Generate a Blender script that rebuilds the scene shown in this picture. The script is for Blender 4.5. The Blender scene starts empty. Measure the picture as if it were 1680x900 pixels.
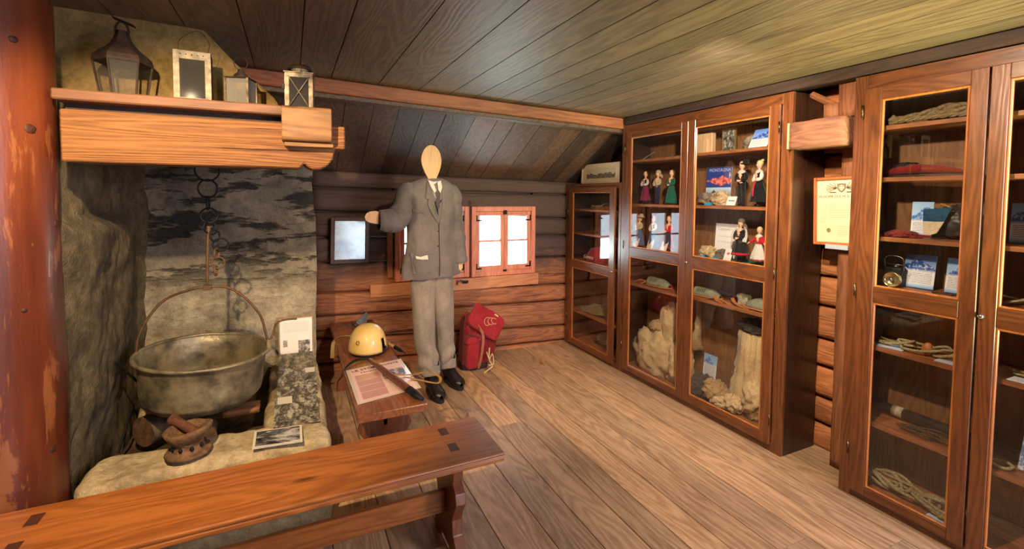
import bpy, bmesh, math, random
from mathutils import Vector, Matrix, noise
S = bpy.context.scene
C = S.collection
V = Vector
PI = math.pi
rnd = random.Random(7)

# ------------------------------------------------------------------ camera
def make_camera():
    yaw, pitch, roll = 0.4404193, -0.0505546, 0.0069809
    fw = V((math.sin(yaw)*math.cos(pitch), math.cos(yaw)*math.cos(pitch), math.sin(pitch)))
    r = V((math.cos(yaw), -math.sin(yaw), 0)); u = r.cross(fw)
    r2 = r*math.cos(roll)+u*math.sin(roll); u2 = u*math.cos(roll)-r*math.sin(roll)
    cam = bpy.data.objects.new('camera', bpy.data.cameras.new('camera'))
    C.objects.link(cam); S.camera = cam
    m = Matrix((r2, u2, -fw)).transposed().to_4x4(); m.translation = V((0, 0, 1.5))
    cam.matrix_world = m
    cam.data.lens = 36*769.5/1680; cam.data.shift_y = -90.2/1680
    cam.data.clip_start = .05
make_camera()

# ------------------------------------------------------------------ light and exposure
S.view_settings.view_transform = 'Standard'; S.view_settings.look = 'None'
S.view_settings.gamma = 1; S.view_settings.use_curve_mapping = False
S.view_settings.exposure = 0.1
S.cycles.transparent_max_bounces = 24
S.cycles.max_bounces = 8; S.cycles.diffuse_bounces = 4; S.cycles.glossy_bounces = 4
S.cycles.sample_clamp_indirect = 6
W = bpy.data.worlds.new('sky'); S.world = W; W.use_nodes = True
W.node_tree.nodes['Background'].inputs[0].default_value = (.80, .90, 1, 1)
W.node_tree.nodes['Background'].inputs[1].default_value = 6.0

def lamp(name, kind, loc, target, energy, col, size=.1, ang=60, blend=.4, sy=None, shape=None):
    d = bpy.data.lights.new(name, kind); o = bpy.data.objects.new(name, d); C.objects.link(o)
    o.location = loc; d.energy = energy; d.color = col
    o.rotation_euler = (V(target)-V(loc)).to_track_quat('-Z', 'Y').to_euler()
    if kind == 'SPOT':
        d.spot_size = math.radians(ang); d.spot_blend = blend; d.shadow_soft_size = size
    elif kind == 'AREA':
        d.size = size
        if sy: d.shape = 'RECTANGLE'; d.size_y = sy
    else: d.shadow_soft_size = size
    return o
WARM = (1, .72, .45)
lamp('spot_fireplace', 'SPOT', (-.42, 1.0, 2.13), (-.25, 3.0, .70), 210, (1, .74, .46), .02, 79, .5)
lamp('spot_cabinet', 'SPOT', (1.2, .95, 2.12), (2.6, 1.3, .9), 110, (1, .78, .55), .03, 110, .5)
lamp('spot_corner', 'SPOT', (.95, 1.6, 2.12), (1.05, 3.7, .35), 72, (1, .74, .50), .03, 76, .6)
lamp('spot_cases', 'SPOT', (1.55, 1.35, 2.12), (2.8, 2.6, 1.0), 120, (1, .84, .66), .03, 96, .5)
lamp('daylight_doorway', 'AREA', (2.45, -.9, 1.7), (2.15, 1.9, .0), 75, (.86, .82, 1), .7, sy=1.0)
lamp('uplight', 'SPOT', (2.2, -.3, .8), (2.05, 1.8, 2.2), 420, (.84, .92, .30), .2, 66, 1.0)
lamp('window_glow', 'AREA', (1.84, 4.42, .75), (1.9, 2.5, 2.3), 40, (.72, .95, .92), .62, sy=.62)

# ------------------------------------------------------------------ materials
def lin(c):
    return tuple(((x/255+.055)/1.055)**2.4 if x/255 > .04045 else x/255/12.92 for x in c)+(1,)
class NT:
    def __init__(s, name):
        s.m = bpy.data.materials.new(name); s.m.use_nodes = True; s.t = s.m.node_tree
        s.b = s.t.nodes['Principled BSDF']; s.out = s.t.nodes['Material Output']
    def n(s, ty, **k):
        x = s.t.nodes.new(ty)
        for a, v in k.items():
            if a in ('i',):
                for kk, vv in v.items():
                    if isinstance(vv, bpy.types.NodeSocket): s.t.links.new(vv, x.inputs[kk])
                    else: x.inputs[kk].default_value = vv
            else: setattr(x, a, v)
        return x
    def l(s, a, b): s.t.links.new(a, b)
    def mix(s, f, a, b, mode='MIX'):
        x = s.n('ShaderNodeMix', data_type='RGBA', blend_type=mode)
        for i, v in ((0, f), (6, a), (7, b)):
            if isinstance(v, bpy.types.NodeSocket): s.l(v, x.inputs[i])
            else: x.inputs[i].default_value = v
        return x.outputs[2]
    def math(s, op, a, b=0, c=None, clamp=False):
        x = s.n('ShaderNodeMath', operation=op, use_clamp=clamp)
        for i, v in enumerate((a, b, c)):
            if v is None: continue
            if isinstance(v, bpy.types.NodeSocket): s.l(v, x.inputs[i])
            else: x.inputs[i].default_value = v
        return x.outputs[0]
    def ramp(s, f, stops):
        x = s.n('ShaderNodeValToRGB'); e = x.color_ramp.elements
        while len(e) < len(stops): e.new(.5)
        for i, (p, c) in enumerate(stops): e[i].position = p; e[i].color = c if len(c) == 4 else tuple(c)+(1,)
        s.l(f, x.inputs[0]); return x.outputs[0]
    def noise(s, vec, scale, detail=4, rough=.55, dist=0):
        x = s.n('ShaderNodeTexNoise'); x.inputs['Scale'].default_value = scale; x.inputs['Detail'].default_value = detail
        x.inputs['Roughness'].default_value = rough; x.inputs['Distortion'].default_value = dist
        s.l(vec, x.inputs['Vector']); return x.outputs[0]
    def bump(s, h, st, dist=.01):
        x = s.n('ShaderNodeBump'); x.inputs['Strength'].default_value = st; x.inputs['Distance'].default_value = dist
        s.l(h, x.inputs['Height']); s.l(x.outputs[0], s.b.inputs['Normal'])
BK = (0, 0, 0); WH = (1, 1, 1)
def wood(name, c1, c2, axis='X', sc=1., rough=.5, knots=.5, var=.18, bump=.3, dark=(40, 22, 12), soot_shade=None, coat=0, ring=1., crack=0, el=.13):
    t = NT(name); tc = t.n('ShaderNodeTexCoord'); geo = t.n('ShaderNodeNewGeometry')
    ri = geo.outputs['Random Per Island']
    off = t.n('ShaderNodeVectorMath', operation='ADD'); t.l(tc.outputs['Object'], off.inputs[0])
    cx = t.n('ShaderNodeCombineXYZ'); t.l(t.math('MULTIPLY', ri, 13), cx.inputs[0]); t.l(t.math('MULTIPLY', ri, 29), cx.inputs[1]); t.l(t.math('MULTIPLY', ri, 17), cx.inputs[2])
    t.l(cx.outputs[0], off.inputs[1])
    k = {'X': (el, 1, 1), 'Y': (1, el, 1), 'Z': (1, 1, el)}[axis]
    mp = t.n('ShaderNodeMapping'); t.l(off.outputs[0], mp.inputs[0]); mp.inputs['Scale'].default_value = tuple(a*sc for a in k)
    v = mp.outputs[0]
    # warp for cathedral grain
    mp2 = t.n('ShaderNodeMapping'); t.l(off.outputs[0], mp2.inputs[0]); mp2.inputs['Scale'].default_value = tuple((.35 if a < .5 else 1)*sc for a in k)
    warp = t.noise(v, 3.2, 2)
    rings = t.math('SINE', t.math('MULTIPLY', t.math('ADD', t.noise(v, 4.5, 3, .45), warp), 85*ring))
    rings = t.math('MULTIPLY_ADD', rings, .5, .5)
    fib = t.noise(v, 90, 3, .6)
    big = t.noise(mp2.outputs[0], 3.0, 3)
    f = t.math('ADD', t.math('MULTIPLY', rings, .22), t.math('ADD', t.math('MULTIPLY', fib, .55), t.math('MULTIPLY', big, .42)))
    col = t.ramp(f, [(.30, lin(c1)), (.78, lin(c2))])
    vo = t.n('ShaderNodeTexVoronoi'); vo.inputs['Scale'].default_value = 3.3; vo.inputs['Randomness'].default_value = 1
    dv = t.n('ShaderNodeVectorMath', operation='ADD'); t.l(mp2.outputs[0], dv.inputs[0])
    nv = t.n('ShaderNodeTexNoise'); nv.inputs['Scale'].default_value = 9; t.l(mp2.outputs[0], nv.inputs['Vector'])
    sv = t.n('ShaderNodeVectorMath', operation='SCALE'); t.l(nv.outputs[1], sv.inputs[0]); sv.inputs['Scale'].default_value = .06
    t.l(sv.outputs[0], dv.inputs[1]); t.l(dv.outputs[0], vo.inputs['Vector'])
    gate = t.math('GREATER_THAN', vo.outputs['Color'], 1-knots)   # only some cells carry a knot
    kn = t.ramp(vo.outputs['Distance'], [(.03, WH), (.085, BK)])
    kf = t.math('MULTIPLY', t.math('MULTIPLY', kn, gate), .8)
    col = t.mix(kf, col, lin(dark))
    if crack:
        mpc = t.n('ShaderNodeMapping'); t.l(off.outputs[0], mpc.inputs[0]); mpc.inputs['Scale'].default_value = tuple((.035 if a < .5 else 1)*sc for a in k)
        cr = t.ramp(t.noise(mpc.outputs[0], 22, 5, .6), [(.33, WH), (.40, BK)])
        col = t.mix(t.math('MULTIPLY', cr, crack), col, lin(dark)); kf = t.math('MAXIMUM', kf, t.math('MULTIPLY', cr, crack))
    # per-board tone
    br = t.math('MULTIPLY_ADD', ri, 2*var, 1-var)
    col = t.mix(1, col, t.n('ShaderNodeCombineColor', i={0: br, 1: t.math('MULTIPLY_ADD', ri, 1.6*var, 1-.8*var), 2: t.math('MULTIPLY_ADD', ri, 1.2*var, 1-.6*var)}).outputs[0], 'MULTIPLY')
    if soot_shade:
        amt, z0, z1, sc_ = soot_shade    # smoke-blackened logs above an irregular line
        sp = t.n('ShaderNodeSeparateXYZ'); t.l(tc.outputs['Object'], sp.inputs[0])
        zz = t.math('ADD', sp.outputs[2], t.math('MULTIPLY', t.noise(tc.outputs['Object'], 3.5, 5, .65), .55))
        s1 = t.n('ShaderNodeMapRange'); t.l(zz, s1.inputs[0]); s1.inputs[1].default_value = z0; s1.inputs[2].default_value = z1
        col = t.mix(t.math('MULTIPLY', s1.outputs[0], amt), col, sc_)
    t.l(col, t.b.inputs['Base Color'])
    t.b.inputs['Roughness'].default_value = rough
    t.b.inputs['Coat Weight'].default_value = coat; t.b.inputs['Coat Roughness'].default_value = .22
    t.bump(t.math('ADD', f, t.math('MULTIPLY', kf, -.6)), bump, .006)
    return t.m
def plain(name, c, rough=.6, metal=0, nz=.15, scale=30, bump=0, coat=0, spec=.5, c2=None, st=(1, 1, 1)):
    t = NT(name); tc = t.n('ShaderNodeTexCoord'); mp = t.n('ShaderNodeMapping'); t.l(tc.outputs['Object'], mp.inputs[0]); mp.inputs['Scale'].default_value = st
    n = t.noise(mp.outputs[0], scale, 5, .6)
    a = lin(c); b = lin(c2) if c2 else tuple(x*(1-nz*2) for x in a[:3])+(1,)
    t.l(t.ramp(n, [(.35, b), (.62, a)]), t.b.inputs['Base Color'])
    t.b.inputs['Roughness'].default_value = rough; t.b.inputs['Metallic'].default_value = metal; t.b.inputs['Coat Weight'].default_value = coat
    t.b.inputs['Specular IOR Level'].default_value = spec
    if bump: t.bump(n, bump, .01)
    return t.m
def stone(name, c1, c2, c3, scale=5, bump=.8, streak=0):
    t = NT(name); tc = t.n('ShaderNodeTexCoord'); o = tc.outputs['Object']
    a = t.noise(o, scale, 8, .65); b = t.noise(o, scale*6, 6, .7); g = t.noise(o, scale*25, 3, .6)
    col = t.ramp(a, [(.32, lin(c1)), (.5, lin(c2)), (.68, lin(c3))])
    col = t.mix(.55, col, t.ramp(b, [(.3, (.25, .23, .2)), (.6, WH)]), 'MULTIPLY')
    h = t.math('ADD', t.math('MULTIPLY', a, .6), t.math('ADD', t.math('MULTIPLY', b, .4), t.math('MULTIPLY', g, .15)))
    if streak:
        mp = t.n('ShaderNodeMapping'); t.l(o, mp.inputs[0]); mp.inputs['Scale'].default_value = (1, 1, 4.2)
        s = t.noise(mp.outputs[0], 2.6, 6, .62)
        sp = t.n('ShaderNodeSeparateXYZ'); t.l(o, sp.inputs[0])
        m1 = t.n('ShaderNodeMapRange'); t.l(t.math('ADD', sp.outputs[2], t.math('MULTIPLY', a, .25)), m1.inputs[0]); m1.inputs[1].default_value = 1.0; m1.inputs[2].default_value = 1.2
        sf = t.math('MULTIPLY', t.ramp(s, [(.52, BK), (.58, WH)]), t.math('MULTIPLY_ADD', m1.outputs[0], .8, .1))
        col = t.mix(sf, col, lin((22, 20, 18)))
        soot_shade = t.math('MULTIPLY', m1.outputs[0], .45)  # upper wall darkened: soot together with the mantel's shade, put into the colour
        col = t.mix(soot_shade, col, lin((62, 62, 62)))
        h = t.math('SUBTRACT', h, t.math('MULTIPLY', sf, .8))
    t.l(col, t.b.inputs['Base Color']); t.b.inputs['Roughness'].default_value = .92; t.b.inputs['Specular IOR Level'].default_value = .2
    t.bump(h, bump, .03); return t.m
def glass(name, tint=(1, 1, 1), refl=1.0, dirt=.0, ro=.0):
    t = NT(name); t.t.nodes.remove(t.b)
    tr = t.n('ShaderNodeBsdfTransparent', i={0: tuple(tint)+(1,)}); gl = t.n('ShaderNodeBsdfGlossy', i={'Roughness': ro, 0: (refl, refl, refl, 1)})
    ge = t.n('ShaderNodeNewGeometry'); dt = t.n('ShaderNodeVectorMath', operation='DOT_PRODUCT'); t.l(ge.outputs['Incoming'], dt.inputs[0]); t.l(ge.outputs['Normal'], dt.inputs[1])
    fz = t.math('MULTIPLY_ADD', t.math('POWER', t.math('SUBTRACT', 1, t.math('ABSOLUTE', dt.outputs['Value']), clamp=True), 5), .95, .045)
    mx = t.n('ShaderNodeMixShader'); t.l(fz, mx.inputs[0]); t.l(tr.outputs[0], mx.inputs[1]); t.l(gl.outputs[0], mx.inputs[2])
    last = mx.outputs[0]
    if dirt:
        df = t.n('ShaderNodeBsdfDiffuse', i={0: (.5, .47, .4, 1)}); m2 = t.n('ShaderNodeMixShader'); m2.inputs[0].default_value = dirt
        t.l(last, m2.inputs[1]); t.l(df.outputs[0], m2.inputs[2]); last = m2.outputs[0]
    t.l(last, t.out.inputs[0]); return t.m
def uvs(t):
    tc = t.n('ShaderNodeTexCoord'); sp = t.n('ShaderNodeSeparateXYZ'); t.l(tc.outputs['UV'], sp.inputs[0]); return tc.outputs['UV'], sp.outputs[0], sp.outputs[1]
def rowsmask(t, uv, u, v, rows, u0, u1, v0, v1, dens=.42):
    """dark dashes of unreadable fine print inside a box of the sheet"""
    fr = t.math('FRACT', t.math('MULTIPLY', v, rows)); r = t.math('MULTIPLY', t.math('GREATER_THAN', fr, .35), t.math('LESS_THAN', fr, .75))
    mp = t.n('ShaderNodeMapping'); t.l(uv, mp.inputs[0]); mp.inputs['Scale'].default_value = (rows*1.6, rows, 1)
    w = t.math('GREATER_THAN', t.noise(mp.outputs[0], 1.3, 1), dens)
    bx = t.math('MULTIPLY', t.math('MULTIPLY', t.math('GREATER_THAN', u, u0), t.math('LESS_THAN', u, u1)), t.math('MULTIPLY', t.math('GREATER_THAN', v, v0), t.math('LESS_THAN', v, v1)))
    return t.math('MULTIPLY', t.math('MULTIPLY', r, w), bx)
def page(name, paper, ink, boxes, rough=.5):
    t = NT(name); uv, u, v = uvs(t); col = lin(paper)
    for (rows, u0, u1, v0, v1, a) in boxes:
        col = t.mix(t.math('MULTIPLY', rowsmask(t, uv, u, v, rows, u0, u1, v0, v1), a), col, lin(ink))
    if isinstance(col, tuple): t.b.inputs['Base Color'].default_value = col
    else: t.l(col, t.b.inputs['Base Color'])
    t.b.inputs['Roughness'].default_value = rough; return t.m
def mountain_card(name, seed, top=(60, 125, 205), mtn=(30, 85, 165), split=.48, ink=(60, 70, 90)):
    t = NT(name); uv, u, v = uvs(t)
    mp = t.n('ShaderNodeMapping'); t.l(uv, mp.inputs[0]); mp.inputs['Location'].default_value = (seed, seed*2, 0)
    n = t.noise(mp.outputs[0], 3.0, 6, .6)
    sky = t.mix(t.math('MULTIPLY', v, .9), lin((200, 225, 245)), lin(top))
    tri = t.math('MULTIPLY', t.math('ABSOLUTE', t.math('SUBTRACT', u, .55+.2*math.sin(seed))), .5)
    edge = t.math('SUBTRACT', t.math('MULTIPLY_ADD', n, .35, .72), tri)
    inm = t.math('LESS_THAN', v, edge)
    m = t.mix(t.ramp(t.noise(mp.outputs[0], 9, 5, .7), [(.5, BK), (.62, WH)]), lin(mtn), lin((190, 215, 240)))
    col = t.mix(inm, sky, m)
    blend = t.n('ShaderNodeMapRange'); t.l(v, blend.inputs[0]); blend.inputs[1].default_value = split-.04; blend.inputs[2].default_value = split+.06
    low = t.mix(t.ramp(v, [(.0, WH), (.16, BK)]), lin((232, 234, 236)), lin((90, 155, 215)))
    col = t.mix(blend.outputs[0], low, col)
    col = t.mix(t.math('MULTIPLY', rowsmask(t, uv, u, v, 22, .08, .92, .13, split-.04), .75), col, lin(ink))
    t.l(col, t.b.inputs['Base Color']); t.b.inputs['Roughness'].default_value = .35; return t.m
def bw_photo(name, seed, dark=(30, 28, 26), light=(205, 195, 175), sc=5, rel=1, patch=None, border=None, rough=.4):
    t = NT(name); uv, u, v = uvs(t)
    mp = t.n('ShaderNodeMapping'); t.l(uv, mp.inputs[0]); mp.inputs['Location'].default_value = (seed, seed*3, seed); mp.inputs['Scale'].default_value = (rel, 1, 1)
    n = t.math('ADD', t.math('MULTIPLY', t.noise(mp.outputs[0], sc, 7, .75, .6), .7), t.math('MULTIPLY', t.noise(mp.outputs[0], sc*3.3, 4, .7), .3))
    col = t.ramp(n, [(.42, lin(dark)), (.5, lin(tuple((a+b)//2.4 for a, b in zip(dark, light)))), (.58, lin(light))])
    for p in (patch or []):
        u0, u1, v0, v1, c = p
        bx = t.math('MULTIPLY', t.math('MULTIPLY', t.math('GREATER_THAN', u, u0), t.math('LESS_THAN', u, u1)), t.math('MULTIPLY', t.math('GREATER_THAN', v, v0), t.math('LESS_THAN', v, v1)))
        col = t.mix(bx, col, lin(c))
    if border:
        b, c = border
        bx = t.math('MULTIPLY', t.math('MULTIPLY', t.math('GREATER_THAN', u, b), t.math('LESS_THAN', u, 1-b)), t.math('MULTIPLY', t.math('GREATER_THAN', v, b), t.math('LESS_THAN', v, 1-b)))
        col = t.mix(bx, lin(c), col)
    t.l(col, t.b.inputs['Base Color']); t.b.inputs['Roughness'].default_value = rough; return t.m

# ------------------------------------------------------------------ mesh helpers
class G:
    """a small mesh builder"""
    def __init__(s): s.v = []; s.f = []; s.mi = []; s.uv = {}
    def add(s, vs, fs, mi=0):
        b = len(s.v); s.v += [tuple(p) for p in vs]
        for f in fs: s.f.append(tuple(b+i for i in f)); s.mi.append(mi)
        return b
    def box(s, x0, x1, y0, y1, z0, z1, mi=0, mat=None):
        vs = [V((x, y, z)) for x in (x0, x1) for y in (y0, y1) for z in (z0, z1)]
        if mat is not None: vs = [mat @ p for p in vs]
        s.add(vs, [(0, 1, 3, 2), (4, 6, 7, 5), (0, 4, 5, 1), (2, 3, 7, 6), (0, 2, 6, 4), (1, 5, 7, 3)], mi); return s
    def prism(s, pts, ax, a0, a1, mi=0, mat=None):
        """polygon pts in the two other axes, extruded along ax"""
        def P(p, a): return V({'X': (a, p[0], p[1]), 'Y': (p[0], a, p[1]), 'Z': (p[0], p[1], a)}[ax])
        n = len(pts); vs = [P(p, a0) for p in pts]+[P(p, a1) for p in pts]
        if mat is not None: vs = [mat @ p for p in vs]
        s.add(vs, [tuple(range(n))[::-1], tuple(range(n, 2*n))]+[(i, (i+1) % n, n+(i+1) % n, n+i) for i in range(n)], mi); return s
    def tube(s, pts, r, n=8, closed=False, mi=0, sub=1, flat=1.0, caps=True):
        pts = [V(p) for p in pts]; R = list(r) if hasattr(r, '__len__') else [r]*len(pts)
        if sub > 1:
            q = []; rr = []; N = len(pts); m = N if closed else N-1
            for i in range(m):
                p0 = pts[(i-1) % N] if closed or i > 0 else pts[0]; p1 = pts[i]; p2 = pts[(i+1) % N]
                p3 = pts[(i+2) % N] if closed or i+2 < N else pts[-1]
                for j in range(sub):
                    t = j/sub
                    q.append(.5*((2*p1)+(p2-p0)*t+(2*p0-5*p1+4*p2-p3)*t*t+(3*p1-p0-3*p2+p3)*t**3)); rr.append(R[i]*(1-t)+R[(i+1) % N]*t)
            if not closed: q.append(pts[-1]); rr.append(R[-1])
            pts, R = q, rr
        N = len(pts); vs = []; up = None
        for i, p in enumerate(pts):
            a = pts[(i+1) % N] if closed or i < N-1 else p; b = pts[(i-1) % N] if closed or i > 0 else p
            d = (a-b); d = d.normalized() if d.length > 1e-9 else V((0, 0, 1))
            if up is None: up = V((0, 0, 1)) if abs(d.z) < .9 else V((0, 1, 0))
            x = d.cross(up)
            if x.length < 1e-6: x = d.cross(V((1, 0, 0)))
            x.normalize(); y = x.cross(d).normalized(); up = y
            for k in range(n):
                a_ = 2*PI*k/n; vs.append(p+(x*math.cos(a_)+y*math.sin(a_)*flat)*R[i])
        fs = []
        for i in range(N if closed else N-1):
            j = (i+1) % N
            for k in range(n): fs.append((i*n+k, i*n+(k+1) % n, j*n+(k+1) % n, j*n+k))
        if not closed and caps: fs += [tuple(range(n))[::-1], tuple((N-1)*n+k for k in range(n))]
        s.add(vs, fs, mi); return s
    def lathe(s, prof, n=24, c=(0, 0, 0), mi=0, mat=None, sx=1, sy=1):
        vs = []
        for r, z in prof:
            for k in range(n):
                a = 2*PI*k/n+PI/n; p = V((c[0]+r*math.cos(a)*sx, c[1]+r*math.sin(a)*sy, c[2]+z)); vs.append(mat @ p if mat is not None else p)
        fs = [(i*n+k, i*n+(k+1) % n, (i+1)*n+(k+1) % n, (i+1)*n+k) for i in range(len(prof)-1) for k in range(n)]
        if prof[0][0] > 1e-6: fs.append(tuple(range(n))[::-1])
        if prof[-1][0] > 1e-6: fs.append(tuple((len(prof)-1)*n+k for k in range(n)))
        s.add(vs, fs, mi); return s
    def grid(s, fn, nu, nv, mi=0, wrapu=False):
        vs = [fn(i/(nu if wrapu else nu-1), j/(nv-1)) for j in range(nv) for i in range(nu)]
        m = nu if wrapu else nu-1
        s.add(vs, [(j*nu+i, j*nu+(i+1) % nu, (j+1)*nu+(i+1) % nu, (j+1)*nu+i) for j in range(nv-1) for i in range(m)], mi); return s
    def blob(s, c, r, amp=.15, f=3, seed=0, n=20, m=14, mi=0, zmin=None, ridg=False, mat=None):
        r = r if hasattr(r, '__len__') else (r, r, r); vs = []
        for j in range(m+1):
            th = PI*j/m
            for i in range(n):
                ph = 2*PI*i/n; d = V((math.sin(th)*math.cos(ph), math.sin(th)*math.sin(ph), -math.cos(th)))
                q = d*f+V((seed*3.1, seed*1.7, seed)); k = noise.fractal(q, 1, 2, 4)
                if ridg: k = .6-abs(k)*2.2
                d = d*(1+amp*k); p = V((d.x*r[0], d.y*r[1], d.z*r[2]))
                if mat is not None: p = mat @ p
                p = p+V(c)
                if zmin is not None and p.z < zmin: p.z = zmin
                vs.append(p)
        s.add(vs, [(j*n+i, j*n+(i+1) % n, (j+1)*n+(i+1) % n, (j+1)*n+i) for j in range(m) for i in range(n)], mi); return s
    def rough(s, x0, x1, y0, y1, z0, z1, res=.05, amp=.02, f=4, seed=0, mi=0, rnd_=0.0):
        """box with a subdivided, weathered surface; rnd_ rounds its corners"""
        c = V(((x0+x1)/2, (y0+y1)/2, (z0+z1)/2)); h = V(((x1-x0)/2, (y1-y0)/2, (z1-z0)/2))
        def D(p):
            if rnd_:
                q = p-c; rr = min(rnd_, min(h))
                inn = V([max(-(h[k]-rr), min(h[k]-rr, q[k])) for k in range(3)]); d = q-inn
                if d.length > 1e-7: q = inn+d.normalized()*min(rr, d.length) if d.length > rr else q
                p = c+q
            return p+V(noise.noise_vector(p*f+V((seed*7, seed, 0))))*amp+V(noise.noise_vector(p*f*3+V((seed, 0, 9))))*amp*.4
        nx, ny, nz = [max(2, int((b-a)/res)+2) for a, b in ((x0, x1), (y0, y1), (z0, z1))]
        L = lambda a, b, t: a+(b-a)*t
        for z in (z0, z1): s.grid(lambda u, v, z=z: D(V((L(x0, x1, u), L(y0, y1, v), z))), nx, ny, mi)
        for y in (y0, y1): s.grid(lambda u, v, y=y: D(V((L(x0, x1, u), y, L(z0, z1, v)))), nx, nz, mi)
        for x in (x0, x1): s.grid(lambda u, v, x=x: D(V((x, L(y0, y1, u), L(z0, z1, v)))), ny, nz, mi)
        return s
    def card(s, o, ex, ey, t=.003, mi=0, mi2=None):
        """thin slab: o lower-left corner, ex along the width, ey up; the front carries the UV map"""
        o, ex, ey = V(o), V(ex), V(ey); n = ex.cross(ey).normalized()*t
        b = s.add([o, o+ex, o+ex+ey, o+ey], [(0, 1, 2, 3)], mi); s.uv[len(s.f)-1] = [(0, 0), (1, 0), (1, 1), (0, 1)]
        vs = [o-n, o+ex-n, o+ex+ey-n, o+ey-n]; e = mi if mi2 is None else mi2
        b2 = s.add(vs, [(3, 2, 1, 0)], e)
        for i in range(4):
            j = (i+1) % 4; s.f.append((b+j, b+i, b2+i, b2+j)); s.mi.append(e)
        return s
    def mk(s, name, mats, parent=None, smooth=False, bevel=0, sub=0, merge=False, solid=0, bseg=1):
        if not isinstance(mats, (list, tuple)): mats = [mats]
        me = bpy.data.meshes.new(name); me.from_pydata(s.v, [], s.f)
        for m in mats: me.materials.append(m)
        me.polygons.foreach_set('material_index', s.mi)
        if s.uv:
            ul = me.uv_layers.new(name='UVMap')
            for fi, q in s.uv.items():
                for li, uvv in zip(me.polygons[fi].loop_indices, q): ul.data[li].uv = uvv
        bm = bmesh.new(); bm.from_mesh(me)
        if merge or bevel: bmesh.ops.remove_doubles(bm, verts=bm.verts, dist=1e-5)
        bmesh.ops.recalc_face_normals(bm, faces=bm.faces)
        if bevel:
            ed = [e for e in bm.edges if len(e.link_faces) == 2 and e.calc_face_angle(0) > .6]
            bmesh.ops.bevel(bm, geom=ed, offset=bevel, segments=bseg, affect='EDGES', profile=.6, clamp_overlap=True)
        bm.to_mesh(me); bm.free()
        if smooth:
            for p in me.polygons: p.use_smooth = True
        o = bpy.data.objects.new(name, me); C.objects.link(o)
        if solid:
            md = o.modifiers.new('thickness', 'SOLIDIFY'); md.thickness = solid; md.offset = 0
        if sub:
            md = o.modifiers.new('smooth', 'SUBSURF'); md.levels = md.render_levels = sub
        if parent is not None:
            o.parent = parent
            if parent.name in BASE: o.location = -BASE[parent.name]
            elif parent.parent is not None or True: pass
        return o
BASE = {}
def thing(name, label, cat, loc=(0, 0, 0), rz=0, group=None, local=False, kind=None):
    """an Empty at the thing's base; parts are modelled in room coordinates unless local"""
    o = bpy.data.objects.new(name, None); C.objects.link(o); o.empty_display_size = .05
    o.location = loc; o.rotation_euler = (0, 0, rz); o['label'] = label; o['category'] = cat
    if group: o['group'] = group
    if not local: BASE[o.name] = V(loc)
    return o
def tag(o, label, cat, group=None):
    o['label'] = label; o['category'] = cat
    if group: o['group'] = group
    return o
def struct(o): o['kind'] = 'structure'; return o
def copy_tree(o, parent=None):
    c = o.copy(); C.objects.link(c); c.parent = parent
    for ch in list(o.children): copy_tree(ch, c)
    return c
def lettering(txt, size, mat, parent, o, ex, ey, lift=.0015, name='lettering', extr=.0004):
    """real letters laid on a surface: o = left end of the baseline, ex/ey unit directions"""
    cu = bpy.data.curves.new(name, 'FONT'); cu.body = txt; cu.size = size; cu.extrude = extr; cu.resolution_u = 2
    to = bpy.data.objects.new('tmp', cu); C.objects.link(to)
    dg = bpy.context.evaluated_depsgraph_get(); dg.update()
    me = bpy.data.meshes.new_from_object(to.evaluated_get(dg)); bpy.data.objects.remove(to)
    me.materials.clear(); me.materials.append(mat); me.name = name
    ex, ey = V(ex).normalized(), V(ey).normalized(); n = ex.cross(ey).normalized()
    m = Matrix((ex, ey, n)).transposed().to_4x4(); m.translation = V(o)+n*lift; me.transform(m)
    ob = bpy.data.objects.new(name, me); C.objects.link(ob); ob.parent = parent
    if parent.name in BASE: ob.location = -BASE[parent.name]
    return ob

# ------------------------------------------------------------------ shared materials
M_floor = wood('floor_pine', (124, 94, 66), (190, 152, 114), 'Y', 1.3, .42, .45, .24, .3, (58, 38, 26), ring=.8, crack=.25)
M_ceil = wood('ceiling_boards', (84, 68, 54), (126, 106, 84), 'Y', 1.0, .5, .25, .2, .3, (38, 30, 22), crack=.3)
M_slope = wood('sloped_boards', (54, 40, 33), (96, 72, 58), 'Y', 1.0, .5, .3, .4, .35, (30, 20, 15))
M_log = wood('old_logs', (110, 64, 40), (172, 108, 68), 'X', 1.3, .75, .3, .16, .9, (36, 22, 16), soot_shade=(.88, .98, 1.25, lin((70, 58, 52))), crack=.8)
M_logY = wood('old_logs_side', (130, 76, 40), (190, 118, 66), 'Y', 1.2, .75, .3, .16, .9, (40, 22, 14))
M_beam = wood('junction_beam', (112, 62, 38), (160, 96, 60), 'X', 1, .6, .3, .1, .4)
M_darkstrip = wood('dark_strip_wood', (34, 22, 16), (62, 40, 28), 'Y', 1, .7, .2, .1, .4)
M_mantel = wood('mantel_timber', (78, 42, 19), (150, 98, 48), 'X', 1.6, .75, .3, .03, 1.0, (48, 22, 10), ring=1.3, crack=.95, el=.055)
M_shelf = wood('mantel_shelf', (84, 54, 34), (128, 86, 56), 'X', 1, .65, .2, .05, .5)
M_block = wood('mantel_block', (104, 72, 40), (150, 106, 62), 'X', 1, .65, .3, .05, .5)
M_benchX = wood('bench_varnish', (118, 64, 26), (172, 102, 46), 'X', 1.1, .32, .35, .05, .12, (60, 26, 12), coat=.35)
M_benchY = wood('old_bench', (92, 50, 28), (140, 84, 50), 'Y', 1.1, .3, .25, .05, .15, (50, 22, 12), coat=.35)
M_benchZ = wood('bench_leg', (84, 42, 20), (130, 72, 36), 'Z', 1.1, .38, .2, .08, .15, coat=.2)
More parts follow.
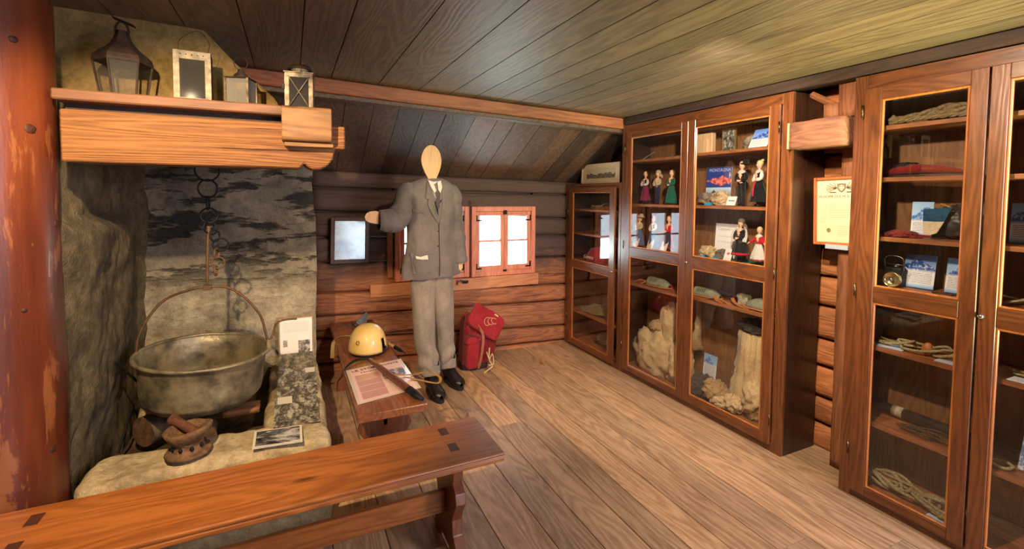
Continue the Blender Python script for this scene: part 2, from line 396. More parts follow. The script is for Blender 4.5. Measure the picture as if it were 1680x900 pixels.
M_cabZ = wood('cabinet_stile', (72, 38, 18), (124, 70, 35), 'Z', 1.1, .34, .28, .06, .12, (48, 20, 8), coat=.4)
M_cabY = wood('cabinet_rail', (72, 38, 18), (124, 70, 35), 'Y', 1.1, .34, .28, .06, .12, (48, 20, 8), coat=.4)
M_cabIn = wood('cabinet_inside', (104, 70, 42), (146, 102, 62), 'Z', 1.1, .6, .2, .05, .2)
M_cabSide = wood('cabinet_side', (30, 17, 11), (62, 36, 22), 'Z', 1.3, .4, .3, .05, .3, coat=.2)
M_cabShelf = wood('cabinet_shelf', (110, 64, 34), (158, 98, 56), 'Y', 1, .5, .1, .08, .15)
M_mould = wood('moulding', (150, 84, 36), (196, 120, 58), 'Z', 1, .3, .0, .05, .1, coat=.5)
M_glass = glass('glass_pane')
M_brass = plain('aged_brass', (120, 96, 60), .35, 1, .1)
M_silver = plain('nickel', (205, 200, 190), .22, 1, .05)
M_iron = plain('black_iron', (34, 32, 32), .6, .6, .2, 40, .2)
M_stone = stone('hearth_stone', (128, 110, 80), (190, 168, 128), (216, 196, 156), 4.5, .8)
M_wallst = stone('sooty_masonry', (120, 110, 90), (174, 160, 130), (204, 188, 154), 4, 1.0, streak=1)
M_wallL = stone('sooty_plaster', (72, 64, 48), (106, 96, 72), (132, 118, 88), 5, 1.1)
M_hood = stone('hood_plaster', (118, 96, 56), (140, 116, 70), (158, 132, 84), 6, .25)

# ------------------------------------------------------------------ the room
zc = lambda x: 2.24-.032*x
g = G(); x = -2.3; r = random.Random(3)
edges = [-2.3]
for e in (-2.05, -1.8, -1.55, -1.3, -1.05, -.8, -.55, -.3, -.08, .14, .36, .58, .80, 1.01, 1.19, 1.37, 1.525, 1.68, 1.86, 2.05, 2.235, 2.42, 2.62, 2.95): edges.append(e)
for a, b in zip(edges, edges[1:]):
    ys = [-1.9]
    while ys[-1] < 4.3: ys.append(ys[-1]+r.uniform(1.8, 3.2))
    if a > 2.4: ys = [-1.9, 4.3]
    for c, d in zip(ys, ys[1:]): g.box(a+.0022, b-.0022, c+.0008, min(d, 4.35)-.0008, -.03, 0)
g.box(-2.3, 2.95, -1.9, 4.35, -.06, -.031)
struct(g.mk('floor', M_floor))

g = G(); r = random.Random(5); x = -2.3
ce = [-2.3, -2.0, -1.72, -1.45, -1.2, -.93, -.68, -.42, -.18, .06, .24, .53, .80, 1.02, 1.2, 1.37, 1.53, 1.69, 1.84, 1.98, 2.12, 2.26, 2.40, 2.55, 2.9]
for a, b in zip(ce, ce[1:]):
    vs = [(a+.0025, y, zc(a)+h) for y in (-1.9, 3.3) for h in (0, .03)]+[(b-.0025, y, zc(b)+h+.0004) for y in (-1.9, 3.3) for h in (0, .03)]
    g.add(vs, [(0, 1, 3, 2), (4, 6, 7, 5), (0, 4, 5, 1), (2, 3, 7, 6), (0, 2, 6, 4), (1, 5, 7, 3)])
g.add([(X, y, zc(X)+.04) for X, y in ((-2.4, -2), (3, -2), (3, 3.45), (-2.4, 3.45))], [(0, 1, 2, 3)])
struct(g.mk('ceiling', M_ceil))

g = G(); x = -2.3; r = random.Random(9)
zw = lambda x: 1.712-.024*x
while x < 2.9:
    w = r.uniform(.15, .24); a, b = x+.002, x+w-.002; x += w
    y0, y1 = 3.26, 4.22
    f = lambda X, y, h: (X, y, (zc(X)-.05)+((zw(X)+.01)-(zc(X)-.05))*(y-y0)/(4.11-y0)+h)
    dz = r.uniform(0, .004)
    vs = [f(a, y, h+dz) for y in (y0, y1) for h in (0, .03)]+[f(b, y, h+dz) for y in (y0, y1) for h in (0, .03)]
    g.add(vs, [(0, 1, 3, 2), (4, 6, 7, 5), (0, 4, 5, 1), (2, 3, 7, 6), (0, 2, 6, 4), (1, 5, 7, 3)])
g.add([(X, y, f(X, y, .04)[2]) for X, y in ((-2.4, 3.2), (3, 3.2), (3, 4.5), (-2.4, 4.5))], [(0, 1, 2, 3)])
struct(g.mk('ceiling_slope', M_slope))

def log(g, ax, a0, a1, zl, zr, hl, hr, face, depth, seed, sign=-1, n=24):
    """one squared-off log: face = position of its inner face, bulging a little towards the room"""
    m = max(8, int((a1-a0)/.06)); vs = []
    for i in range(m+1):
        t = i/m; a = a0+(a1-a0)*t; z0 = zl+(zr-zl)*t; h = hl+(hr-hl)*t
        for k in range(n):
            an = 2*PI*k/n; ca, sa = math.cos(an), math.sin(an)
            q = (abs(ca)**7+abs(sa)**7)**(-1/7)
            d = depth/2*ca*q; zz = z0+h/2+h/2*.99*sa*q
            nz = noise.fractal(V((a*1.3, zz*6, seed*5.3)), 1, 2, 5)*.016+noise.noise(V((a*8, zz*9, seed)))*.005
            p = face-sign*(depth/2)+d*1.0+sign*nz
            vs.append((a, p, zz) if ax == 'X' else (p, a, zz))
    fs = [(i*n+k, i*n+(k+1) % n, (i+1)*n+(k+1) % n, (i+1)*n+k) for i in range(m) for k in range(n)]
    fs += [tuple(range(n)), tuple(m*n+k for k in range(n))]
    g.add(vs, fs)
# back wall: logs of the photo's heights, cut away where the two windows sit
g = G()
L = [1.70, 1.554, 1.359, 1.147, .939, .684, .494, .294, .09, -.1]; R = [1.655, 1.52, 1.281, 1.103, .887, .602, .433, .176, .02, -.1]
def zz_at(i, x): return L[i]+(R[i]-L[i])*(x-.375)/(2.34-.375)
for i in range(9):
    spans = [(.16, 2.95)]
    if i in (2, 3, 4): spans = [(.16, .812), (2.17, 2.95)]
    for a, b in spans:
        log(g, 'X', a, b, zz_at(i+1, a)+.004, zz_at(i+1, b)+.004, zz_at(i, a)-zz_at(i+1, a)-.012, zz_at(i, b)-zz_at(i+1, b)-.012, 4.11-.006*(i % 2), .16, i+1)
g.box(-.85, .815, 4.165, 4.2, -.05, 1.9); g.box(2.165, 2.95, 4.165, 4.2, -.05, 1.9); g.box(.8, 2.19, 4.165, 4.2, -.05, .75); g.box(.8, 2.19, 4.165, 4.2, 1.39, 1.9)
g.box(1.487, 1.512, 4.10, 4.2, .7, 1.45)
struct(g.mk('wall_back', M_log, smooth=True))
g = G(); z = -.02; i = 0
for h in (.17, .16, .19, .16, .2, .18, .17, .2, .18, .17, .2, .19, .2):
    log(g, 'Y', -1.9, 4.1, z, z, h-.012, h-.012, 2.86, .14, 20+i, sign=-1); z += h; i += 1
g.box(2.93, 2.96, -1.9, 4.2, -.05, 2.3)
struct(g.mk('wall_right', M_logY, smooth=True))
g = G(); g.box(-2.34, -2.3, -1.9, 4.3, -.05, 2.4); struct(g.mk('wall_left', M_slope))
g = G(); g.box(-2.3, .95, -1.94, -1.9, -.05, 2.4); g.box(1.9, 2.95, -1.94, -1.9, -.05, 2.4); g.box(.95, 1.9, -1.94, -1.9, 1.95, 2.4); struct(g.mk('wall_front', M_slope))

# beam along the fold of the ceiling, dark strip over the cabinets
g = G()
def slant_box(g, x0, x1, y0, y1, top, h):
    vs = [(X, y, zc(X)+top-k) for X in (x0, x1) for y in (y0, y1) for k in (h, 0)]
    g.add(vs, [(0, 1, 3, 2), (4, 6, 7, 5), (0, 4, 5, 1), (2, 3, 7, 6), (0, 2, 6, 4), (1, 5, 7, 3)])
slant_box(g, -.8, 2.85, 3.2, 3.29, -.004, .088)
g2 = G(); slant_box(g2, -.8, 2.85, 3.225, 3.31, -.092, .03)
o = struct(g.mk('trim_1', M_beam, bevel=.006)); o = struct(g2.mk('trim_2', M_slope, bevel=.004))
g = G(); g.box(2.53, 2.62, -1.8, 3.19, 2.098, 2.155); struct(g.mk('trim_3', M_darkstrip, bevel=.004))

# fireplace masonry
g = G(); g.rough(-.95, .14, 3.4, 4.12, -.02, 1.98, .035, .022, 3.2, 3)
struct(g.mk('wall_fireplace_back', M_wallst, smooth=True, merge=True))
g = G()
def lw(u, v):
    y = 2.24+1.26*u; z = v*1.9
    x = -.82+noise.fractal(V((y*2.2, z*2.2, 4)), 1, 2, 5)*.03+noise.noise(V((y*16, z*16, 2)))*.008
    if y > 2.0:                                     # the smoke shelf: masonry stands out below z 1.38 with a rounded top
        b = max(0, min(1, (1.40-z)/.07)); b = math.sin(b*PI/2); e = max(0, 1-abs((y-2.75)/.55)**3)
        low = max(0, min(1, (z-.75)/.45)); x += .08*b*e*(.35+.65*low)
    x += .10*max(0, (y-3.15)/.3)**2*.6
    return V((x, y, z))
g.grid(lw, 90, 90)
struct(g.mk('wall_fireplace_side', M_wallL, smooth=True))
g = G(); g.prism([(-1.6, 1.83), (-1.6, 2.30), (-.36, 2.262), (-.23, 2.12), (-.066, 1.97), (0.01, 1.83)], 'Y', 2.60, 3.42)
struct(g.mk('wall_chimney_hood', M_hood, bevel=.01))
g = G(); g.box(-2.3, -.90, 3.47, 3.5, 0, 1.82); g.box(-1.6, -.86, 2.50, 2.53, 0, 1.82); struct(g.mk('wall_beside_fireplace', M_wallL))

# hearth
g = G()
g.rough(-.76, .145, 2.2, 2.47, 0, .40, .022, .02, 6, 1, rnd_=.045)
g.rough(-.135, .145, 2.40, 3.375, 0, .402, .022, .016, 6, 2, rnd_=.035)
g.rough(-.76, -.1, 2.4, 3.37, 0, .25, .03, .02, 5, 4, mi=1)
g.rough(-.76, -.66, 3.0, 3.36, .2, .36, .03, .03, 5, 8, rnd_=.05)
hearth = tag(g.mk('stone_hearth', [M_stone, stone('ash_floor', (60, 46, 32), (92, 72, 50), (120, 98, 70), 7, .7)], smooth=True, merge=True), 'pale rough stone hearth ledge around a sunken fire pit', 'hearth')

# the round timber post at the left edge
t = NT('red_post'); tc = t.n('ShaderNodeTexCoord'); mp = t.n('ShaderNodeMapping'); t.l(tc.outputs['Object'], mp.inputs[0]); mp.inputs['Scale'].default_value = (1, 1, .14)
a = t.noise(mp.outputs[0], 7, 6, .6); col = t.ramp(a, [(.3, lin((62, 24, 12))), (.5, lin((94, 41, 20))), (.7, lin((122, 60, 30)))])
mp2 = t.n('ShaderNodeMapping'); t.l(tc.outputs['Object'], mp2.inputs[0]); mp2.inputs['Scale'].default_value = (1, 1, .22)
st = t.ramp(t.noise(mp2.outputs[0], 13, 5, .68, .4), [(.575, BK), (.615, WH)])
col = t.mix(t.math('MULTIPLY', st, .5), col, lin((156, 98, 54)))
t.l(col, t.b.inputs['Base Color']); t.b.inputs['Roughness'].default_value = .4; t.b.inputs['Coat Weight'].default_value = .08; t.bump(a, .5, .01)
M_post = t.m
M_knot = plain('post_knot', (70, 34, 18), .6, 0, .3, 60, .4)
post = thing('timber_post', 'thick round reddish timber post with dark knots and yellow streaks', 'post', (-.98, 2.26, 0))
g = G(); pr = lambda z, an: .200+.006*noise.noise(V((math.cos(an)*2, math.sin(an)*2, z*3)))-.000+.003*z
g.grid(lambda u, v: V((-.98+pr(v*2.27, u*2*PI)*math.cos(u*2*PI), 2.26+pr(v*2.27, u*2*PI)*math.sin(u*2*PI), v*2.27)), 48, 70, wrapu=True)
g.mk('shaft', M_post, post, smooth=True)
# knots on the post, seen from the room
for px, z, rr in ((-.813, 1.716, .020), (-.785, 1.386, .017), (-.832, 2.005, .014), (-.80, .575, .014), (-.834, 1.10, .010)):
    an = -math.acos(max(-1, min(1, (px+.98)/.19))); r_ = pr(z, an)-.002; c = V((-.98+r_*math.cos(an), 2.26+r_*math.sin(an), z))
    n_ = V((math.cos(an), math.sin(an), 0)); g = G(); g.blob((0, 0, 0), (rr, rr*.9, .006), .1, 2, z, 16, 8)
    g.v = [tuple(c+(n_.to_track_quat('Z', 'Y') @ V(p))) for p in g.v]; g.mk('knot', M_knot, post, smooth=True)

# mantel
man = thing('mantel_beam', 'heavy carved timber mantel with an orange face and lantern shelf', 'mantel', (-.25, 2.4, 1.612))
g = G(); P = [(-.745, 1.612), (.035, 1.612), (.055, 1.634), (.066, 1.62), (.085, 1.61), (.12, 1.611), (.15, 1.628), (.17, 1.655), (.18, 1.702), (.222, 1.702), (.222, 1.80), (-.745, 1.80)]
g.prism(P, 'Y', 2.22, 2.40); g.mk('beam', M_mantel, man, bevel=.005)
g = G(); g.box(-.755, .14, 2.185, 2.63, 1.828, 1.867); g.mk('shelf', M_shelf, man, bevel=.005)
g = G(); g.box(-.74, .1, 2.26, 2.38, 1.80, 1.828); g.mk('gap_strip', M_darkstrip, man)  # dark strip put in for the shade of the gap under the shelf
g = G(); pts = [(2.35, 1.869), (2.19, 1.869)]+[(2.185-.028*math.sin(t_), 1.845+.024*math.cos(t_)) for t_ in [i*PI/8 for i in range(1, 4)]]+[(2.155, 1.80), (2.158, 1.76)]+[(2.18-.022*math.cos(t_), 1.745-.022*math.sin(t_)) for t_ in [i*PI/8 for i in range(0, 5)]]+[(2.217, 1.72), (2.217, 1.828), (2.35, 1.828)]
g.prism(pts, 'X', -.03, .163); g.box(-.022, .17, 2.168, 2.217, 1.700, 1.716); g.mk('end_block', M_block, man, bevel=.003)

# benches
def bench_top(g, ax, a0, a1, b0, b1, z):
    P = [(b0+.004, z), (b0, z-.005), (b0, z-.012), (b0+.006, z-.014), (b0+.006, z-.018), (b0+.001, z-.021), (b0, z-.034), (b0+.004, z-.037)]
    P = P+[(b1-(p[0]-b0), p[1]) for p in P[::-1]]
    if ax == 'X': g.prism(P, 'X', a0, a1)
    else: g.prism(P, 'Y', a0, a1)
def leg_profile(c, w):
    P = [(w*.34, .415), (w*.34, .34), (w*.30, .335), (w*.42, .30), (w*.45, .26), (w*.36, .215), (w*.30, .17), (w*.33, .11), (w*.44, .075), (w*.47, .03), (w*.47, 0), (w*.22, 0), (w*.18, .035)]
    return [(c+a, b) for a, b in P]+[(c-a, b) for a, b in P[::-1]]
M_tenon = wood('tenon_endgrain', (52, 26, 16), (82, 44, 28), 'Z', 2, .5, 0, .02, .1)
b1 = thing('wooden_bench', 'long orange-brown varnished bench in the foreground with dark tenon ends', 'bench', (-.1, 1.875, 0), group=None)
g = G(); bench_top(g, 'X', -.95, .775, 1.70, 2.05, .452); g.mk('seat', M_benchX, b1, bevel=.0015)
for lx in (.597, -.76):
    g = G(); g.prism(leg_profile(1.875, .33), 'X', lx-.022, lx+.022); g.mk('leg', M_benchZ, b1, bevel=.003)
    for yy in (1.825, 1.965):
        g = G(); g.box(lx-.018, lx+.018, yy-.03, yy+.03, .40, .4535); g.mk('tenon', M_tenon, b1)
g = G(); g.box(-.80, .575, 1.862, 1.89, .155, .25); g.mk('stretcher', M_benchX, b1, bevel=.004)
b2 = thing('wooden_bench', 'dark brown low bench against the log wall carrying a yellow helmet', 'bench', (.44, 3.16, 0))
g = G(); bench_top(g, 'Y', 2.27, 4.04, .27, .61, .452); g.mk('seat', M_benchY, b2, bevel=.0015)
for ly in (2.52, 3.75):
    g = G(); g.prism(leg_profile(.44, .31), 'Y', ly-.02, ly+.02); g.mk('leg', M_benchZ, b2, bevel=.003)
g = G(); g.box(.427, .453, 2.5, 3.77, .27, .35); g.mk('stretcher', M_benchY, b2, bevel=.004)

# ------------------------------------------------------------------ glazed cabinets
XF = 2.54
def cabinet(label, y0, y1, z1, xb, frame_l, frame_r, top, doors, shelves, name='glazed_cabinet', mull=None):
    c = thing(name, label, 'cabinet', (2.69, (y0+y1)/2, 0))
    g = G()
    g.box(XF, XF+.022, y1-frame_l, y1, 0, z1, 0); g.box(XF, XF+.022, y0, y0+frame_r, 0, z1, 0)
    g.box(XF+.001, XF+.021, y0+frame_r, y1-frame_l, z1-top, z1, 1); g.box(XF+.004, XF+.022, y0+frame_r, y1-frame_l, 0, .05, 1)
    for m in (mull or []): g.box(XF+.001, XF+.022, m-.02, m+.02, .05, z1-top, 0)
    g.mk('face_frame', [M_cabZ, M_cabY], c, bevel=.0015)
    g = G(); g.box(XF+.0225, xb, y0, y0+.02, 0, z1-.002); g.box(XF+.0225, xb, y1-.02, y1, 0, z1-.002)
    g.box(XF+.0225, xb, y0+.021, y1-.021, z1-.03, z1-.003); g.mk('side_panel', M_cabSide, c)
    g = G(); g.box(xb-.012, xb-.001, y0+.021, y1-.021, .0, z1-.03); g.mk('back_panel', M_cabIn, c)
    for (ya, yb, z, mat) in shelves:
        g = G(); g.box(XF+.026, xb-.013, ya, yb, z-.02, z); g.mk('shelf', mat, c, bevel=.001)
    for d in doors:
        (a, b, za, zb, wl, wr, ops, hinge, knob) = d
        g = G(); xa = XF-.019; g.box(xa, XF-.001, b-wl, b, za, zb, 0); g.box(xa, XF-.001, a, a+wr, za, zb, 0)
        zs = [za]+[q for op in ops for q in op]+[zb]
        for k in range(0, len(zs), 2): g.box(xa+.0005, XF-.0015, a+wr, b-wl, zs[k], zs[k+1], 1)
        dr = g.mk('door', [M_cabZ, M_cabY], c, bevel=.0025)
        for (p, q) in ops:
            g = G(); w = .010; yl, yr = b-wl, a+wr
            P = lambda s: [(xa+.002, s), (xa+.010, s), (XF-.002, s)]
            g.prism([(yr, p), (yl, p), (yl-w, p+w), (yr+w, p+w)], 'X', xa+.003, XF-.004, 0); g.prism([(yr, q), (yl, q), (yl-w, q-w), (yr+w, q-w)], 'X', xa+.003, XF-.004, 0)
            g.prism([(yr, p), (yr, q), (yr+w, q-w), (yr+w, p+w)], 'X', xa+.003, XF-.004, 0); g.prism([(yl, p), (yl, q), (yl-w, q-w), (yl-w, p+w)], 'X', xa+.003, XF-.004, 0)
            g.mk('moulding', M_mould, dr, bevel=.003)
            g = G(); g.box(XF-.012, XF-.0085, yr+.004, yl-.004, p+.004, q-.004); g.mk('glass_pane', M_glass, dr)
        for hz in hinge[1]:
            g = G(); hy = hinge[0]; g.tube([(xa-.004, hy, hz-.03), (xa-.004, hy, hz+.03)], .0045, 8); g.tube([(xa-.004, hy, hz+.03), (xa-.004, hy, hz+.038)], [.003, .001], 8); g.tube([(xa-.004, hy, hz-.038), (xa-.004, hy, hz-.03)], [.001, .003], 8)
            g.mk('hinge', M_brass, dr, smooth=True)
        if knob:
            g = G(); g.lathe([(.0105, 0), (.0115, .004), (.008, .010), (.003, .012)], 16, mat=Matrix.Translation((xa, knob[0], knob[1])) @ Matrix.Rotation(-PI/2, 4, 'Y')); g.mk('knob', M_silver, dr, smooth=True)
    return c
SH = M_cabShelf
M_felt = plain('green_felt', (26, 110, 92), .9, 0, .1, 60)
c1 = cabinet('small low glass cabinet in the back corner with a red cap inside', 3.215, 4.095, 1.62, 2.84, .08, .03, .05,
    [(3.275, 4.02, .03, 1.585, .075, .07, [(.085, .80), (.87, 1.54)], (4.025, (.3, 1.35)), (3.30, .845))],
    [(3.24, 4.07, 1.375, SH), (3.24, 4.07, 1.14, SH), (3.24, 4.07, .86, SH), (3.24, 4.07, .36, SH), (3.24, 4.07, .07, SH)])
c2 = cabinet('tall two-door glass cabinet full of costumed dolls', 1.725, 3.21, 2.092, 2.84, .075, .062, .06,
    [(1.79, 2.466, .045, 2.03, .06, .06, [(.105, 1.003), (1.085, 1.98)], (1.787, (.2, 1.06, 1.9)), (2.455, 1.04)),
     (2.470, 3.142, .045, 2.03, .065, .06, [(.09, 1.01), (1.085, 1.98)], (3.148, (.25, 1.1, 1.9)), None)],
    [(2.48, 3.185, 1.80, SH), (2.48, 3.185, 1.44, SH), (1.75, 2.46, 1.805, SH), (1.75, 2.46, 1.442, SH), (1.75, 2.46, 1.075, M_felt), (2.48, 3.185, 1.075, SH), (1.75, 2.46, .795, SH), (2.48, 3.185, .78, SH), (1.75, 3.185, .07, SH)])
c3 = cabinet('tall two-door glass cabinet at the right edge holding ropes and blue cards', .38, 1.407, 2.093, 2.84, .055, .05, .065,
    [(.905, 1.352, .04, 2.026, .072, .055, [(.085, 1.0), (1.075, 1.966)], (1.358, (.25, 1.05, 1.92)), None),
     (.45, .898, .04, 2.026, .055, .072, [(.085, .99), (1.07, 1.966)], (.445, (.25, 1.05, 1.92)), (.888, 1.025))],
    [(.40, 1.385, z, SH) for z in (1.845, 1.60, 1.315, 1.07, .78, .40, .07)])
g = G(); g.box(XF+.024, XF+.04, .895, .91, .07, 2.0); g.mk('divider', M_cabIn, c3)

# ------------------------------------------------------------------ windows
M_winfr = wood('window_frame_wood', (186, 102, 74), (220, 138, 104), 'Z', 1, .5, .2, .04, .2)
M_out = None
def window(n, x0, x1, z0, z1, bars=True):
    w = bpy.data.objects.new('window_%d' % n, None); C.objects.link(w); struct(w); w.location = ((x0+x1)/2, 4.1, z0); BASE[w.name] = V(w.location)
    g = G(); f = .045
    g.box(x0, x0+f, 4.07, 4.16, z0, z1); g.box(x1-f, x1, 4.07, 4.16, z0, z1); g.box(x0+f, x1-f, 4.072, 4.16, z0, z0+f); g.box(x0+f, x1-f, 4.072, 4.16, z1-f, z1)
    g.mk('window_frame', M_winfr, w, bevel=.003)
    xm = (x0+x1)/2+.005
    for a, b in ((x0+f+.002, xm-.001), (xm+.001, x1-f-.002)):
        g = G(); s = .038; za, zb = z0+f+.002, z1-f-.002
        g.box(a, a+s, 4.085, 4.115, za, zb); g.box(b-s, b, 4.085, 4.115, za, zb); g.box(a+s, b-s, 4.086, 4.114, za, za+s+.01); g.box(a+s, b-s, 4.086, 4.114, zb-s, zb)
        g.box(a+s, b-s, 4.088, 4.110, (za+zb)/2-.006, (za+zb)/2+.010)
        sh = g.mk('sash', M_winfr, w, bevel=.002)
        g = G(); g.box(a+s-.004, b-s+.004, 4.099, 4.102, za+s, zb-s+.004); g.mk('pane', M_glass, sh)
        out = a if a < xm-.1 and b <= xm else b
        sx = 1 if out == a else -1
        for hz in (za+.02, zb-.09):
            g = G(); g.box(out-.012*sx, out+.0*sx+.012*sx, 4.078, 4.085, hz, hz+.055); g.box(out, out+.055*sx, 4.080, 4.085, hz, hz+.014) ; g.mk('corner_hinge', M_iron, sh)
    for zq in (z0+.035, z1-.075):
        g = G(); g.box(xm-.018, xm+.018, 4.066, 4.072, zq, zq+.02 if zq < 1 else zq+.04); g.mk('latch', M_iron, w)
    return w
window(1, 1.508, 2.175, .74, 1.397)
window(2, .806, 1.484, .745, 1.40)
# pale weathered boards let into the logs round the windows
g = G(); g.box(.74, .79, 4.085, 4.12, .78, 1.36)
struct(g.mk('trim_4', M_cabShelf, bevel=.004))
g = G(); g.rough(.60, 2.22, 4.085, 4.13, .625, .735, .05, .006, 5, 3); struct(g.mk('trim_5', wood('patch_board', (176, 108, 66), (206, 138, 90), 'X', 1, .6, .2, .04, .3), smooth=True))

# ------------------------------------------------------------------ post, projecting beam end and certificate in the gap between the cabinets
M_gp = wood('gap_post_wood', (104, 60, 34), (148, 92, 54), 'Z', 1.3, .7, .3, .08, .5)
M_gb = wood('gap_beam_wood', (98, 58, 40), (142, 92, 64), 'Y', 1.3, .75, .3, .05, .6)
gp = thing('timber_post', 'squared upright timber between the two tall cabinets', 'post', (2.75, 1.49, 0))
g = G(); g.rough(2.715, 2.835, 1.42, 1.555, 0, 2.13, .05, .004, 5, 5); g.mk('shaft', M_gp, gp, smooth=True, merge=True)
g = G(); g.rough(2.63, 2.71, 1.425, 1.535, 1.925, 2.145, .04, .004, 7, 6); g.mk('top_piece', M_gp, gp, smooth=True, merge=True)
g = G(); g.rough(2.61, 2.66, 1.53, 1.60, 1.925, 2.0, .03, .003, 9, 7); g.mk('packing_block', M_gp, gp, smooth=True, merge=True)
g = G(); g.tube([(2.66, 1.70, 2.08), (2.665, 1.56, 1.99)], .018, 4); g.mk('brace', M_gp, gp)
g = G(); g.rough(2.50, 2.72, 1.425, 1.722, 1.765, 1.915, .03, .008, 7, 8, rnd_=.012)
bo = tag(g.mk('beam_stub', M_gb, smooth=True, merge=True), 'sawn reddish beam end projecting above the framed certificate', 'beam')
g = G(); g.box(2.498, 2.71, 1.7175, 1.7245, 1.77, 1.91); x_ = g.mk('end_face', plain('pale_green_end', (176, 178, 132), .8), bo)

# ------------------------------------------------------------------ lanterns on the mantel shelf
M_tin = plain('old_tin', (150, 132, 104), .5, .35, .35, 25, .2, c2=(72, 60, 44))
M_tin2 = plain('pale_tin', (150, 136, 110), .55, .2, .2, 30, .15, c2=(100, 88, 66))
M_rust = plain('dark_rusty_sheet', (66, 48, 34), .75, .25, .3, 20, .3, c2=(30, 22, 16))
M_dglass = glass('dusty_glass', (.93, .9, .84), .8, .10)
M_sg = glass('smoky_glass', (.35, .36, .38), .006, .06, .1)
ZS = 1.868
# tall six-sided lantern with an ogee roof
la = thing('hexagonal_lantern', 'tall dark six-sided lantern with a bell-shaped roof on the mantel shelf', 'lantern', (-.607, 2.42, ZS))
cx, cy = -.607, 2.42
def hexring(r, z, n=6, off=0): return [V((cx+r*math.cos(2*PI*k/n+off), cy+r*math.sin(2*PI*k/n+off), z)) for k in range(n)]
lo, hi = hexring(.072, ZS+.004, 6, .25), hexring(.094, ZS+.155, 6, .25)
g = G(); g.tube(lo, .004, 6, closed=True); g.lathe([(.07, 0), (.07, .003)], 6, (cx, cy, ZS), mat=None); g.mk('base', M_rust, la)
g = G(); g.tube(hi, .004, 6, closed=True); g.mk('top_ring', M_rust, la)
for k in range(6):
    g = G(); g.tube([lo[k], hi[k]], .0038, 6); g.mk('corner_bar', M_rust, la)
for k in range(6):
    if k in (3, 5, 0, 1): continue
    j = (k+1) % 6; g = G(); g.add([lo[k], lo[j], hi[j], hi[k]], [(0, 1, 2, 3)]); g.mk('pane', M_dglass, la)
rot = Matrix.Translation((cx, cy, ZS)) @ Matrix.Rotation(.25-PI/6, 4, 'Z')
g = G(); g.lathe([(.098, .152), (.099, .163), (.094, .180), (.076, .198), (.055, .215), (.040, .232), (.030, .252), (.024, .272), (.022, .285)], 6, mat=rot); g.mk('roof', M_rust, la, bevel=.001)
g = G(); g.tube([(cx-.022, cy, ZS+.28), (cx-.016, cy, ZS+.31), (cx, cy, ZS+.322), (cx+.016, cy, ZS+.31), (cx+.022, cy, ZS+.28)], .005, 6, sub=3); g.box(cx-.03, cx+.042, cy-.02, cy+.02, ZS+.322, ZS+.326, mat=Matrix.Translation((cx, cy, ZS+.32)) @ Matrix.Rotation(.35, 4, 'Y') @ Matrix.Translation((-cx, -cy, -ZS-.32))); g.mk('carrying_loop', M_rust, la)
# square tin lantern seen as a pale frame
def tin_box(cx, cy, w, d, h, rz): return Matrix.Translation((cx, cy, ZS)) @ Matrix.Rotation(rz, 4, 'Z')
l2 = thing('tin_lantern', 'square lantern with a pale riveted tin face and dark pane', 'lantern', (-.365, 2.42, ZS))
m = tin_box(-.368, 2.42, 0, 0, 0, .06); w, h, d, f = .066, .225, .05, .018
g = G(); g.box(-w, w, -d, -d+.003, 0, f+.014, mat=m); g.box(-w, w, -d, -d+.003, h-.034, h, mat=m); g.box(-w, -w+f+.004, -d, -d+.003, f+.014, h-.034, mat=m); g.box(w-f-.004, w, -d, -d+.003, f+.014, h-.034, mat=m); g.mk('face', M_tin2, l2, bevel=.0008)
g = G(); g.box(-w, w, -d+.0035, d, 0, .004, mat=m); g.box(-w, w, -d+.0035, d, h-.004, h, mat=m); g.box(-w, -w+.003, -d+.0035, d, .004, h-.004, mat=m); g.box(w-.003, w, -d+.0035, d, .004, h-.004, mat=m); g.mk('body', M_rust, l2)
g = G(); g.box(-w+.02, w-.02, -d+.004, -d+.006, .03, h-.03, mat=m); g.mk('pane', M_sg, l2)
g = G()
for zz in (.012, h-.016):
    for k in range(5): p = m @ V((-.04+.02*k, -d-.0005, zz)); g.blob(p, .0022, 0, 1, 0, 8, 5)
g.mk('vent_holes', M_iron, l2)['kind'] = 'stuff'
g = G(); g.tube([m @ V((-.05, 0, h)), m @ V((-.045, -.01, h+.05)), m @ V((0.02, -.03, h+.09)), m @ V((.06, -.02, h+.05)), m @ V((.05, 0, h))], .0012, 5, sub=5); g.mk('wire_handle', M_rust, l2)
# small dusty lantern with a ring
l3 = thing('tin_lantern', 'small dusty glass lantern with a ring handle, between the pale one and the crossed-wire one', 'lantern', (-.19, 2.42, ZS))
m = tin_box(-.192, 2.42, 0, 0, 0, -.32); w, h = .045, .135
g = G(); g.box(-w-.003, w+.003, -w-.003, w+.003, 0, .006, mat=m); g.mk('base', M_rust, l3, bevel=.001)
g = G(); g.box(-w-.005, w+.005, -w-.005, w+.005, h, h+.005, mat=m); g.mk('roof', M_rust, l3, bevel=.001)
for sx_ in (-1, 1):
    for sy_ in (-1, 1):
        g = G(); g.box(sx_*w-.004, sx_*w+.004, sy_*w-.004, sy_*w+.004, .006, h, mat=m); g.mk('corner_bar', M_tin, l3)
for a_, b_, c_, d_ in ((-w, w, -w, -w+.0015), (w-.0015, w, -w, w), (-w, -w+.0015, -w, w)):
    g = G(); g.box(a_, b_, c_, d_, .008, h-.002, mat=m); g.mk('pane', glass('grimy_glass_%d' % len(g.v), (.8, .76, .68), .3, .22) if 'M_grim' not in globals() else M_grim, l3)
g = G(); g.lathe([(.034, .005), (.026, .022), (.014, .032), (.012, .045), (.003, .048)], 18, mat=m @ Matrix.Translation((0, 0, h))); g.mk('cap', M_rust, l3, smooth=True)
